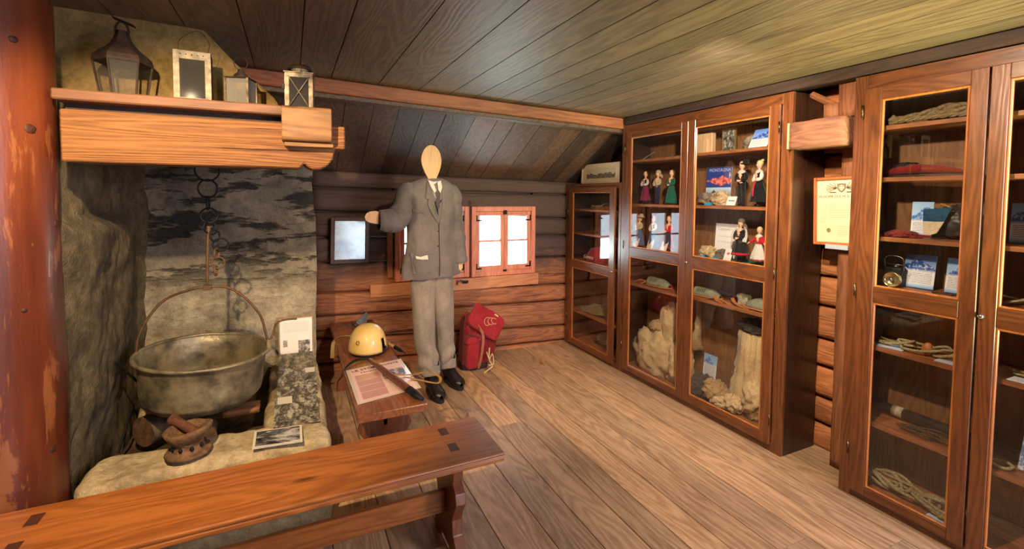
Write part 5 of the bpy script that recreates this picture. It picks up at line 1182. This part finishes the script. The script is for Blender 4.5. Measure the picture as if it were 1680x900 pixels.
def rock(label, x, y, z, r, seed, mat):
    g = G(); g.blob((x, y, z+r[2]*.8), r, .45, 1.4, seed, 30, 20, zmin=z+.0008, ridg=False); return tag(g.mk('mineral_stone', mat, smooth=False), label, 'stone')
rock('pale orange stone beside the poster in the doll cabinet', 2.665, 2.30, 1.4435, (.05, .065, .055), 3, M_rockA)
rock('knobbly violet and cream stone at the left of the poster', 2.665, 2.44, 1.4435, (.05, .060, .045), 5, M_rockB)
rock('cream crystal stone on the green felt, leftmost', 2.665, 2.40, 1.0765, (.04, .06, .045), 8, M_rockA)
rock('grey-tan stone on the green felt beside the red emblem card', 2.665, 2.27, 1.0765, (.04, .055, .036), 11, M_rockC)
rock('brown rounded stone on the top shelf beside the leaning blue card', 2.72, 2.13, 1.805, (.03, .045, .05), 14, M_rockC)
M_cyan = plain('cyan_paper', (30, 150, 190), .6, 0, .05)
def chip(label, x, y, z, rz=0):
    g = G(); m_ = Matrix.Translation((x, y, z+.001)) @ Matrix.Rotation(rz, 4, 'Z'); g.prism([(0, 0), (.045, .0), (.045, .0015), (.022, .016), (0, .0015)], 'Y', -.022, .022, mat=m_); return tag(g.mk('paper_tag', M_cyan), label, 'tag')
chip('folded cyan tag before the violet stone', 2.585, 2.345, 1.4435, .3); chip('folded cyan tag before the cream crystal stone', 2.585, 2.395, 1.0765, .2); chip('folded cyan tag between the two stones on green felt', 2.585, 2.285, 1.0765, -.2)
g = G(); g.box(2.60, 2.66, 2.585, 2.625, 1.4412, 1.475); tag(g.mk('small_box', M_cyan, bevel=.004), 'small cyan box at the feet of the teal-dressed doll', 'box')
# top shelf
wb = thing('carved_block', 'pale carved wooden block on the top right shelf', 'carving', (2.68, 2.45, 1.805))
g = G(); g.box(2.66, 2.70, 2.385, 2.52, 1.806, 1.95); g.mk('block', wood('pale_block', (186, 146, 104), (220, 182, 138), 'Z', 2, .6, .2, 0, .1), wb, bevel=.004)
g = G(); g.prism([(2.41, 1.806), (2.41, 1.90), (2.43, 1.915), (2.45, 1.90), (2.45, 1.806)], 'X', 2.645, 2.66); g.mk('relief', wood('pale_relief', (196, 156, 112), (228, 190, 146), 'Z', 2, .6, .2, 0, .1), wb, bevel=.003)
pf2 = thing('photo_frame', 'small metal-edged photo frame on the top right shelf', 'picture', (2.68, 2.26, 1.805))
g = G(); g.box(2.675, 2.685, 2.205, 2.215, 1.807, 1.965); g.box(2.675, 2.685, 2.305, 2.315, 1.807, 1.965); g.box(2.675, 2.685, 2.215, 2.305, 1.807, 1.817); g.box(2.675, 2.685, 2.215, 2.305, 1.955, 1.965); g.mk('frame', plain('gold_edge', (188, 158, 96), .35, .7, .1), pf2)
g = G(); g.card((2.678, 2.305, 1.817), (0, -.09, 0), (0, 0, .138), .001); g.mk('photograph', bw_photo('small_portrait', 8, (40, 38, 34), (190, 186, 170), 3.0), pf2)
o_, = (thing('open_booklet', 'thin booklet leaning at the left end of the top shelf', 'booklet', (2.66, 3.02, 1.80)),)
g = G(); g.tube([(2.64, 3.085, 1.803), (2.66, 2.955, 1.86)], .003, 6); g.box(2.66, 2.72, 2.99, 3.08, 1.8005, 1.806); g.mk('cover', plain('pale_grey_paper', (176, 180, 176), .6), o_)
g = G(); g.add([(2.62, 2.72, 1.802), (2.66, 2.60, 1.802), (2.72, 2.60, 1.806), (2.70, 2.66, 1.83)], [(0, 1, 2), (0, 2, 3), (0, 3, 1), (1, 3, 2)]); tag(g.mk('folded_paper', plain('olive_paper', (150, 146, 112), .7)), 'folded olive paper at the right of the top left shelf', 'paper')

# lower shelf: ribbed slipper-like snow shoes with leather straps, a fossil block
M_guard = plain('grey_green_metal', (140, 142, 112), .6, .1, .12, 20, c2=(112, 114, 92)); M_tan = plain('tan_strap', (190, 118, 66), .55, 0, .12, 50)
def guard(label, x, y, z, rz, flip=1, big=1.0):
    o = thing('ribbed_guard', label, 'guard', (x, y, z)); m_ = Matrix.Translation((x, y, z)) @ Matrix.Rotation(rz, 4, 'Z') @ Matrix.Scale(big, 4)
    def f(u, v):
        a_ = PI*u; L_ = -.11+.22*v; w = .045*(1-.55*max(0, (v-.6)/.4)**2); hh = .062*(1-.6*max(0, (v-.55)/.45)**2)
        return m_ @ V((-w*math.cos(a_), L_*flip, .004+hh*math.sin(a_)**.7))
    g = G(); g.grid(f, 18, 26); g.mk('shell', M_guard, o, smooth=True, solid=.003)
    for k in range(5):
        g = G(); v_ = .16+k*.075; g.tube([f(.12+.05*j, v_)+V((-.002, 0, .0)) for j in range(6)], .0028, 5); g.mk('rib', M_iron, o)
    g = G(); g.tube([m_ @ V((-.05, -.11*flip, .006)), m_ @ V((-.055, 0, .008)), m_ @ V((-.04, .10*flip, .008)), m_ @ V((-.0, .13*flip, .01))], .009, 6, sub=3, flat=.5); g.mk('edge_strap', M_tan, o, smooth=True)
    return o
guard('grey-green ribbed guard with tan strap on the lower left shelf', 2.66, 2.86, .7812, .0, -1); guard('grey-green ribbed guard at the left end of the lower right shelf', 2.66, 2.38, .7962, .1, -1, .9); guard('large grey-green ribbed guard at the right end of the lower right shelf', 2.66, 1.93, .7962, .05, 1, 1.15)
def strappile(label, pts, z):
    o = thing('leather_straps', label, 'straps', tuple(V(pts[0][0])*.5+V(pts[0][-1])*.5))
    for p in pts: strap('strap', p, .022, M_tan, o, up=(0, 0, 1), th=.004)
    return o
z_ = .783
strappile('tan leather straps at the left end of the lower left shelf', [[(2.60, 3.09, z_), (2.62, 3.05, z_+.03), (2.66, 3.0, z_+.012), (2.62, 2.95, z_)], [(2.60, 3.02, z_), (2.64, 3.0, z_+.02), (2.70, 2.98, z_+.03), (2.72, 2.93, z_)]], z_)
strappile('small tan strap loop at the right end of the lower left shelf', [[(2.60, 2.62, z_), (2.62, 2.60, z_+.035), (2.63, 2.57, z_+.02), (2.60, 2.56, z_)]], z_)
z_ = .798
strappile('tan leather straps and buckle in the middle of the lower right shelf', [[(2.60, 2.33, z_), (2.60, 2.27, z_+.02), (2.61, 2.20, z_+.006), (2.59, 2.14, z_)], [(2.64, 2.30, z_+.03), (2.59, 2.25, z_+.012), (2.585, 2.20, z_-.001)], [(2.66, 2.18, z_+.03), (2.62, 2.13, z_+.015), (2.60, 2.06, z_+.003), (2.60, 2.0, z_)]], z_)
g = G(); g.tube([(2.70, 2.31, .86), (2.68, 2.15, .838)], .004, 6); g.tube([(2.68, 2.15, .838), (2.70, 2.14, .80)], .004, 6); tag(g.mk('metal_rod', M_steel), 'thin pale metal rod resting behind the straps', 'rod')
g = G(); g.rough(2.645, 2.695, 2.06, 2.135, .7965, .870, .008, .006, 30, 5, rnd_=.01); tag(g.mk('fossil_block', stone('fossil_stone', (84, 74, 58), (206, 192, 160), (236, 226, 200), 26, .9), merge=True), 'pale pitted fossil block on the lower right shelf', 'stone')

# canvas garments
M_canvas = cloth('old_canvas', (222, 198, 152), (172, 140, 96), 200, .25); M_canv2 = cloth('dirty_canvas', (196, 166, 118), (128, 98, 64), 160, .3); M_dcan = cloth('dark_canvas', (74, 72, 70), (46, 46, 46), 120, .4)
def crumple(g, c, r, seed, amp=.3, f=2.2, n=60, m=40, zmin=None):
    vs = []
    for j in range(m+1):
        th = PI*j/m
        for i in range(n):
            ph = 2*PI*i/n; d = V((math.sin(th)*math.cos(ph), math.sin(th)*math.sin(ph), -math.cos(th)))
            q = V((d.x*f, d.y*f, d.z*f*.5+d.y*.6))+V((seed*3.1, seed, 2)); w_ = V(noise.noise_vector(q*1.3))*.8
            k = (1-2*abs(noise.noise(q*.8+w_*.6)))**2; k2 = (1-1.6*abs(noise.noise(q*1.3+w_)))**2; k3 = (1-2*abs(noise.noise(q*2.4+w_*1.2)))**2
            s_ = 1+amp*1.1*(.6*k+.5*k2+.10*k3-.6); p = V((c[0]+r[0]*d.x*s_, c[1]+r[1]*d.y*s_, c[2]+r[2]*d.z*s_))
            if zmin is not None: p.z = max(p.z, zmin)
            p.x = min(max(p.x, 2.555), 2.822); vs.append(p)
    g.add(vs, [(j*n+i, j*n+(i+1) % n, (j+1)*n+(i+1) % n, (j+1)*n+i) for j in range(m) for i in range(n)])
ja = thing('canvas_jacket', 'crumpled pale canvas jacket heaped in the lower left of the doll cabinet', 'garment', (2.68, 2.86, .071))
g = G(); crumple(g, (2.68, 2.90, .22), (.10, .24, .20), 2, .38, zmin=.072); g.mk('bundle', M_canvas, ja, smooth=True)
g = G(); crumple(g, (2.70, 2.66, .20), (.10, .10, .20), 4, .3, zmin=.072); g.mk('bundle_end', M_canvas, ja, smooth=True)
g = G(); crumple(g, (2.73, 2.80, .46), (.07, .11, .20), 6, .30); g.mk('sleeve', M_canvas, ja, smooth=True)
g = G(); crumple(g, (2.69, 2.90, .45), (.07, .075, .05), 9, .3); g.mk('cuff', M_canv2, ja, smooth=True)
tr = thing('canvas_trousers', 'pale canvas trousers with dark waistband hung in the lower right', 'garment', (2.70, 2.03, .071))
def hang(u, v):
    an = 2*PI*u; z = .62-.50*v; w = .085+.05*v; d = .045+.025*v
    k = .78+.50*(1-2*abs(noise.noise(V((math.cos(an)*2.4, math.sin(an)*2.4, z*2.2+3)))))**2+.16*(1-2*abs(noise.noise(V((math.cos(an)*5, math.sin(an)*5, z*6+math.cos(an)*2)))))**2
    return V((2.715+d*k*math.sin(an), 2.045+.03*v+w*k*math.cos(an)-.0, z))
g = G(); g.grid(hang, 70, 60, wrapu=True); g.mk('legs', M_canvas, tr, smooth=True)
g = G(); crumple(g, (2.69, 1.99, .20), (.075, .10, .13), 12, .42, zmin=.072); crumple(g, (2.66, 2.13, .13), (.07, .07, .06), 15, .42, zmin=.072); g.mk('crumpled_hem', M_canvas, tr, smooth=True)
g = G(); crumple(g, (2.71, 2.045, .66), (.055, .115, .05), 17, .35); g.mk('waistband', M_dcan, tr, smooth=True)
hp_ = thing('cloth_heap', 'low heap of dark and tan cloth between the canvas jacket and trousers', 'cloth', (2.68, 2.33, .071))
g = G(); crumple(g, (2.67, 2.42, .13), (.085, .10, .09), 21, .42, zmin=.072); g.mk('dark_cloth', M_dcan, hp_, smooth=True)
g = G(); crumple(g, (2.665, 2.30, .15), (.08, .085, .075), 24, .42, zmin=.072); g.mk('tan_cloth', M_canv2, hp_, smooth=True)
g = G(); crumple(g, (2.63, 2.22, .105), (.05, .08, .04), 27, .42, zmin=.072); g.mk('tan_cloth', M_canvas, hp_, smooth=True)
g = G(); g.tube([(2.76, 2.545, .75), (2.76, 2.56, .5), (2.755, 2.565, .35)], [.012, .03, .04], 10, sub=5)
g.v = [tuple(V(p)+V(noise.noise_vector(V(p)*14))*.025) for p in g.v]; tag(g.mk('hanging_rag', M_canv2, smooth=True), 'narrow canvas strip hanging at the back, left of the lower blue card', 'cloth')
rr_ = easel_card('blue mountain card standing in the lower right of the doll cabinet', 2.745, 2.49, .16, .115, .185, .10, mountain_card('card_low', 4.1, (120, 170, 220), (60, 120, 190), .62))
g = G(); g.box(2.75, 2.80, 2.40, 2.47, .071, .162); g.mk('stand', M_cabIn, rr_[0])

# ------------------------------------------------------------------ right-hand cabinet contents
M_rope = plain('hemp_rope', (150, 130, 92), .9, 0, .3, 120, .8, c2=(104, 88, 58), st=(1, 1, 1)); M_rope2 = plain('pale_rope', (176, 160, 116), .9, 0, .25, 120, .6, c2=(130, 114, 76)); M_drope = plain('dark_rope', (92, 74, 54), .9, 0, .3, 90, .6)
def coil(name, label, cat, loops, r, mat, seed=1, n=10, extra=None, parent=None):
    """loops: list of (cx, cy, cz, rx, ry, rise, turn) flat irregular rings of one rope"""
    rr = random.Random(seed); pts = []
    for (cx, cy, cz, rx, ry, rise, turn) in loops:
        for i in range(n):
            a_ = 2*PI*i/n+turn; pts.append(V((cx+ry*math.sin(a_)*rr.uniform(.85, 1.1), cy+rx*math.cos(a_)*rr.uniform(.85, 1.1), cz+rise*(.5+.5*math.sin(a_*1.5+seed))+rr.uniform(0, r*.8))))
    pts += [V(p) for p in (extra or [])]
    g = G(); g.tube(pts, r, 8, sub=5)
    for i in range(len(g.v)): g.v[i] = tuple(V(g.v[i])+V(noise.noise_vector(V(g.v[i])*90))*r*.12)
    return tag(g.mk(name, mat, smooth=True), label, cat)
# braided rope on the top shelf
def braid(name, label, path, r, mat, tw=55):
    pts = [V(p) for p in path]; q = []; N = len(pts)
    for i in range(N-1):
        p0, p1, p2, p3 = pts[max(0, i-1)], pts[i], pts[i+1], pts[min(N-1, i+2)]
        for j in range(16):
            t_ = j/16; q.append(.5*((2*p1)+(p2-p0)*t_+(2*p0-5*p1+4*p2-p3)*t_*t_+(3*p1-p0-3*p2+p3)*t_**3))
    g = G(); s_ = 0
    for k in range(3):
        st_ = []; s_ = 0
        for i, p in enumerate(q):
            d = (q[min(i+1, len(q)-1)]-q[max(0, i-1)]).normalized(); x = d.cross(V((0, 0, 1))).normalized(); y = x.cross(d); s_ += (p-q[i-1]).length if i else 0
            a_ = s_*tw/r*.012+2*PI*k/3; st_.append(p+(x*math.cos(a_)+y*math.sin(a_))*r*.55)
        g.tube(st_, r*.55, 7)
    return tag(g.mk(name, mat, smooth=True), label, 'rope')
braid('thick_rope', 'thick twisted hemp rope piled along the top shelf of the right cabinet', [(2.62, 1.265, 1.885), (2.61, 1.275, 1.868), (2.62, 1.22, 1.873), (2.63, 1.15, 1.885), (2.65, 1.08, 1.905), (2.67, 1.02, 1.90), (2.70, .97, 1.88), (2.75, 1.02, 1.875), (2.70, 1.10, 1.875), (2.66, 1.15, 1.875), (2.62, 1.10, 1.874), (2.60, 1.02, 1.875), (2.62, .96, 1.88), (2.68, .92, 1.87)], .019, M_rope)
braid('thick_rope', 'second twisted hemp rope lying along the front of the top shelf', [(2.582, 1.235, 1.860), (2.579, 1.15, 1.861), (2.579, 1.06, 1.861), (2.585, .98, 1.862), (2.66, .955, 1.905), (2.70, .93, 1.90)], .010, M_rope)
# red felt slipper-like sole
M_redfelt = cloth('red_felt', (140, 34, 34), (96, 24, 24), 120, .2); M_sole2 = plain('dark_leather_sole', (44, 28, 24), .6, 0, .2, 30)
fs = thing('felt_shoe', 'flat red felt shoe with a dark sole on the second shelf', 'shoe', (2.66, 1.18, 1.60))
def shoe(u, v):
    y = 1.315-.30*v; w = .036*(math.sin(PI*min(1, max(.02, v*.98+.01)))**.45)*(1 if v < .5 else 1.1); h = .056*(1-.35*v)*(math.sin(PI*min(.98, max(.03, v)))**.4); a_ = 2*PI*u
    return V((2.665+w*math.cos(a_), y, 1.614+h*.5+h*.5*math.sin(a_)))
g = G(); g.grid(shoe, 26, 30, wrapu=True); g.mk('upper', M_redfelt, fs, smooth=True)
g = G(); pts = [(2.665+.043*math.cos(2*PI*k/30), 1.165+.158*math.sin(2*PI*k/30)) for k in range(30)]; g.prism(pts, 'Z', 1.6008, 1.613); g.mk('sole', M_sole2, fs, bevel=.002)
g = G(); g.blob((2.67, 1.235, 1.652), (.028, .055, .02), .3, 3, 2, 20, 12); g.mk('fur_lining', M_sole2, fs, smooth=True)
# third shelf: rag, mountain card, pennant, dark pack
g = G(); crumple(g, (2.65, 1.235, 1.325), (.05, .075, .022), 31, .4, zmin=1.3155); g.v = [tuple(p) for p in g.v]; tag(g.mk('red_rag', cloth('dull_red_rag', (136, 46, 40), (84, 30, 28), 80, .4), smooth=True), 'crumpled dull red cloth at the left of the third shelf', 'cloth')
easel_card('blue mountain card on the third shelf behind the pennant', 2.745, 1.243, 1.316, .085, .165, .06, mountain_card('card_c', 2.2, (150, 195, 235), (50, 120, 195), .46))
pk_ = thing('dark_pack', 'dark crumpled leather pack on the third shelf behind the pennant', 'pack', (2.74, 1.06, 1.3155))
g = G(); crumple(g, (2.735, 1.055, 1.39), (.05, .095, .08), 35, .25, zmin=1.316); g.mk('bag', plain('dark_leather', (58, 50, 46), .45, 0, .3, 16, .4), pk_, smooth=True)
g = G(); g.tube([(2.70, 1.12, 1.45), (2.68, 1.10, 1.475), (2.69, 1.07, 1.46)], .004, 6, sub=3); g.mk('strap', M_leather, pk_, smooth=True)
pn = thing('pennant', 'triangular pennant, blue above and white below with a red tip', 'pennant', (2.64, 1.10, 1.3155))
def penn(pl, nm, mat):
    g = G(); lean = lambda y_, z_: V((2.625+(z_-1.316)*.22, y_, z_)); n = len(pl); a_ = [lean(*p) for p in pl]; b_ = [p+V((.003, 0, 0)) for p in a_]
    g.add(a_+b_, [tuple(range(n)), tuple(range(n, 2*n))[::-1]]+[(i, (i+1) % n, n+(i+1) % n, n+i) for i in range(n)]); g.mk(nm, mat, pn)
penn([(1.155, 1.450), (1.052, 1.462), (1.072, 1.398), (1.150, 1.395)], 'blue_field', cloth('petrol_blue', (34, 84, 116), (22, 60, 86), 90, .2)); penn([(1.150, 1.394), (1.072, 1.397), (1.092, 1.345), (1.115, 1.334), (1.140, 1.334)], 'white_field', cloth('pennant_white', (214, 200, 172), (190, 174, 146), 90, .2)); penn([(1.155, 1.334), (1.112, 1.333), (1.11, 1.322), (1.16, 1.318)], 'red_tip', M_redfelt)
# fourth shelf: bicycle-type lamp, two blue cards
lp = thing('carry_lamp', 'black carrying lamp with a round chrome reflector and wire handle', 'lamp', (2.66, 1.262, 1.0705))
g = G(); g.box(2.645, 2.70, 1.228, 1.298, 1.071, 1.165); g.mk('case', M_iron, lp, bevel=.008, bseg=2)
g = G(); g.lathe([(.001, 0), (.02, .003), (.030, .010), (.034, .018), (.036, .018), (.036, .0), (.030, -.006)], 24, mat=Matrix.Translation((2.640, 1.255, 1.108)) @ Matrix.Rotation(-PI/2, 4, 'Y')); g.mk('reflector', plain('chrome_reflector', (226, 214, 160), .2, .9, .02), lp, smooth=True)
g = G(); g.blob((2.625, 1.255, 1.108), (.007, .007, .007), 0, 1, 0, 12, 8); g.mk('bulb', M_silver, lp, smooth=True)
g = G(); g.tube([(2.665, 1.300, 1.15), (2.655, 1.302, 1.20), (2.655, 1.285, 1.218), (2.655, 1.24, 1.218), (2.655, 1.222, 1.20), (2.665, 1.226, 1.15)], .0028, 6, sub=4); g.tube([(2.67, 1.30, 1.178), (2.67, 1.225, 1.178)], .002, 6); g.mk('wire_handle', M_steel, lp, smooth=True)
g = G(); g.lathe([(.012, 0), (.010, .008), (.001, .011)], 16, (2.675, 1.262, 1.165)); g.mk('switch', M_steel, lp, smooth=True)
easel_card('large blue card with sea of clouds beside the carrying lamp', 2.70, 1.245, 1.071, .122, .158, .15, mountain_card('card_d', 5.7, (40, 92, 170), (24, 70, 150), .52))
easel_card('narrow blue card at the right end of the lamp shelf', 2.70, 1.082, 1.071, .10, .158, .15, mountain_card('card_e', 8.3, (110, 160, 215), (30, 84, 165), .50))
g = G(); g.tube([(2.62, 1.09, 1.078), (2.60, 1.05, 1.084), (2.62, 1.02, 1.078), (2.60, .99, 1.09), (2.63, .97, 1.078)], .005, 6, sub=4); tag(g.mk('cord_end', M_drope, smooth=True), 'dark cord end lying in front of the narrow blue card', 'cord')
# lower shelves
coil('rope_sling', 'tangled rope sling across the upper shelf of the lower door', 'rope', [(2.66, 1.24, .79, .07, .05, .03, 0), (2.65, 1.12, .79, .10, .05, .035, 1), (2.66, 1.04, .79, .06, .05, .03, 2)], .006, M_rope2, 3, extra=[(2.62, 1.0, .80), (2.60, .95, .79)])
g = G(); g.blob((2.625, 1.10, .815), (.018, .02, .028), .25, 2, 3, 16, 10); tag(g.mk('wooden_toggle', M_tan, smooth=True), 'small tan toggle tied into the rope sling', 'toggle')
def flatcard(label, x, y, z, w, d, rz, mat):
    g = G(); m_ = Matrix.Rotation(rz, 3, 'Z'); g.card((x, y, z+.003), m_ @ V((0, -w, 0)), m_ @ V((d, 0, 0)), .0025, 0, 0); return tag(g.mk('information_card', mat), label, 'card')
flatcard('white card with blue stripe lying flat below the rope sling, left end', 2.575, 1.31, .781, .13, .085, .1, mountain_card('card_f', 9.1, (90, 140, 200), (60, 110, 180), .6)); flatcard('white card lying flat at the right end below the rope sling', 2.575, 1.055, .781, .10, .06, 0, mountain_card('card_g', 3.3, (150, 180, 220), (90, 130, 190), .7))
tb = thing('leather_tube', 'long dark tube with a pale band on the lowest but one shelf', 'tube', (2.72, 1.14, .40))
g = G(); g.tube([(2.735, 1.345, .435), (2.725, 1.0, .435), (2.72, .95, .435)], .026, 18); g.mk('tube', plain('dark_tube', (58, 46, 40), .5, 0, .2, 20, .2), tb, smooth=True)
g = G(); g.tube([(2.733, 1.27, .435), (2.731, 1.225, .435)], .0275, 18); g.mk('pale_band', plain('pale_band', (176, 160, 128), .7), tb, smooth=True)
coil('thin_rope', 'thin dark cords tangled in front of the long tube', 'rope', [(2.64, 1.12, .404, .09, .04, .012, 0), (2.65, 1.05, .404, .09, .04, .02, 1), (2.64, 1.08, .404, .12, .03, .012, 2)], .0035, M_drope, 6)
rc = coil('rope_coil', 'pale hemp rope loosely coiled at the bottom of the right cabinet', 'rope', [(2.65, 1.27, .082, .07, .05, .03, 0), (2.65, 1.25, .088, .065, .045, .045, .6), (2.66, 1.22, .10, .075, .05, .03, 1.1), (2.64, 1.16, .095, .09, .045, .02, 1.7), (2.64, 1.05, .082, .07, .05, .035, .3), (2.66, 1.06, .085, .08, .045, .03, 2.2)], .0075, M_rope2, 12, extra=[(2.60, 1.02, .085), (2.59, .98, .095), (2.62, .95, .082)])
g = G(); g.prism([(2.655, .072), (2.70, .072), (2.70, .085), (2.695, .085), (2.695, .078), (2.66, .078), (2.66, .085), (2.655, .085)], 'Y', 1.06, 1.29); tag(g.mk('metal_channel', plain('pale_alloy', (170, 168, 140), .45, .5, .1), bevel=.001), 'pale metal channel under the hemp rope, left', 'metal bar')
g = G(); g.prism([(2.70, .072), (2.745, .072), (2.745, .09), (2.74, .09), (2.74, .078), (2.705, .078), (2.705, .09), (2.70, .09)], 'Y', .97, 1.14); tag(g.mk('metal_channel', plain('dull_alloy', (150, 148, 124), .5, .5, .1), bevel=.001), 'dull metal channel behind the hemp rope, right', 'metal bar')
flatcard('white card lying at the bottom right corner of the rope shelf', 2.575, 1.055, .071, .10, .07, 0, mountain_card('card_h', 7.3, (170, 190, 225), (110, 150, 200), .85))
# second door of the right cabinet, only its left edge is in the picture
easel_card('blue mountain card behind the far right door, upper half', 2.72, .905-.02, 1.316, .10, .165, .08, mountain_card('card_i', 6.2, (110, 160, 220), (40, 100, 180), .5))
coil('rope_coil', 'thin pale rope coiled behind the far right door', 'rope', [(2.64, .80, 1.074, .07, .05, .03, 0), (2.65, .76, 1.08, .08, .05, .03, 1)], .005, M_rope2, 8)
flatcard('white card lying flat behind the far right door', 2.575, .82, .781, .10, .07, 0, page('flat_white', (224, 226, 230), (120, 130, 150), [(14, .1, .9, .1, .9, .5)])); coil('cord_bundle', 'pale cord bundle behind the far right door above the tube', 'rope', [(2.68, .79, .788, .05, .03, .012, 0)], .005, M_rope2, 9)
easel_card('white and blue picture card leaning behind the far right door, lower half', 2.66, .80, .402, .12, .17, .35, bw_photo('card_j', 14, (70, 110, 170), (225, 235, 245), 3)); g = G(); g.tube([(2.735, .93, .435), (2.73, .80, .432)], .024, 16); tag(g.mk('dark_roll', M_sole2, smooth=True), 'dark rolled end behind the far right door', 'roll')
coil('rope_ring', 'small pale rope ring beside the dark roll', 'rope', [(2.62, .84, .410, .035, .025, .01, 0)], .006, M_rope2, 11)

# ------------------------------------------------------------------ corner cabinet contents
cp = thing('peaked_hat', 'red cap with pale lettering on the middle shelf of the corner cabinet', 'cap', (2.68, 3.76, .86))
g = G(); g.lathe([(.112, 0), (.114, .03), (.106, .075), (.082, .118), (.045, .142), (.001, .148)], 34, (2.69, 3.74, .862), sx=.85, sy=1.25)
g.v = [tuple(V(p)+V(noise.noise_vector(V(p)*14))*.008) for p in g.v]; g.mk('crown', cloth('red_cap_cloth', (176, 44, 62), (132, 30, 48), 160, .2), cp, smooth=True)
g = G(); pts = [(2.69+.125*math.cos(a_)*.9, 3.74+.165*math.sin(a_)) for a_ in [PI*.55+PI*.9*i/20 for i in range(21)]]; g.prism(pts, 'Z', .8612, .867); g.mk('brim', cloth('red_brim', (150, 36, 54), (110, 26, 42), 160, .2), cp)
lettering('Gamma', .05, plain('cap_letters', (236, 214, 184), .6, 0, 0), cp, (2.583, 3.83, .90), (.03, -1, 0), (.25, 0, 1), .004)
coil('looped_rope', 'thin pale cord looped on the upper shelf of the corner cabinet', 'rope', [(2.68, 3.75, 1.38, .09, .04, .03, 0), (2.68, 3.62, 1.38, .07, .04, .05, 1), (2.68, 3.48, 1.38, .08, .04, .04, 2)], .006, M_rope2, 2)
g = G(); g.tube([(2.66, 3.78, 1.19), (2.66, 3.70, 1.195), (2.67, 3.60, 1.17), (2.66, 3.50, 1.165), (2.67, 3.45, 1.19)], .004, 6, sub=4); g.tube([(2.70, 3.78, 1.147), (2.70, 3.45, 1.147)], .005, 6); tag(g.mk('wire_spectacles', M_steel, smooth=True), 'bent pale wire lying on the second shelf of the corner cabinet', 'wire')
ht = thing('felt_hat', 'flattened khaki felt hat on the lower shelf of the corner cabinet', 'hat', (2.68, 3.74, .36))
def hatf(u, v):
    a_ = 2*PI*u; r_ = v; z = .372+.075*math.exp(-(r_/.55)**4)+.012*noise.noise(V((math.cos(a_)*r_*3, math.sin(a_)*r_*3, 1)))+.012*(r_**3)*math.sin(a_*2)
    return V((2.70+.105*r_*math.cos(a_), 3.72+.29*r_*math.sin(a_), z))
g = G(); g.grid(hatf, 48, 22, wrapu=True); g.mk('felt', cloth('khaki_felt', (136, 124, 84), (100, 90, 58), 120, .4), ht, smooth=True, solid=.004)
rr_ = easel_card('small pale-edged dark card leaning on the khaki hat', 2.66, 3.64, .437, .12, .09, .5, page('dark_card', (86, 82, 70), (50, 46, 40), [(8, .1, .9, .1, .9, .5)]), edge=(220, 220, 214))
sp_ = thing('worn_shoe', 'dark worn shoe lying at the bottom of the corner cabinet', 'shoe', (2.70, 3.60, .07))
g = G(); crumple(g, (2.70, 3.62, .12), (.05, .12, .05), 41, .35, zmin=.072); g.mk('upper', plain('grey_brown_leather', (108, 90, 72), .7, 0, .3, 18, .4), sp_, smooth=True)
g = G(); g.prism([(2.65, 3.50), (2.75, 3.50), (2.76, 3.62), (2.74, 3.75), (2.66, 3.75), (2.645, 3.62)], 'Z', .0708, .083); g.mk('sole', M_sole2, sp_, bevel=.003)
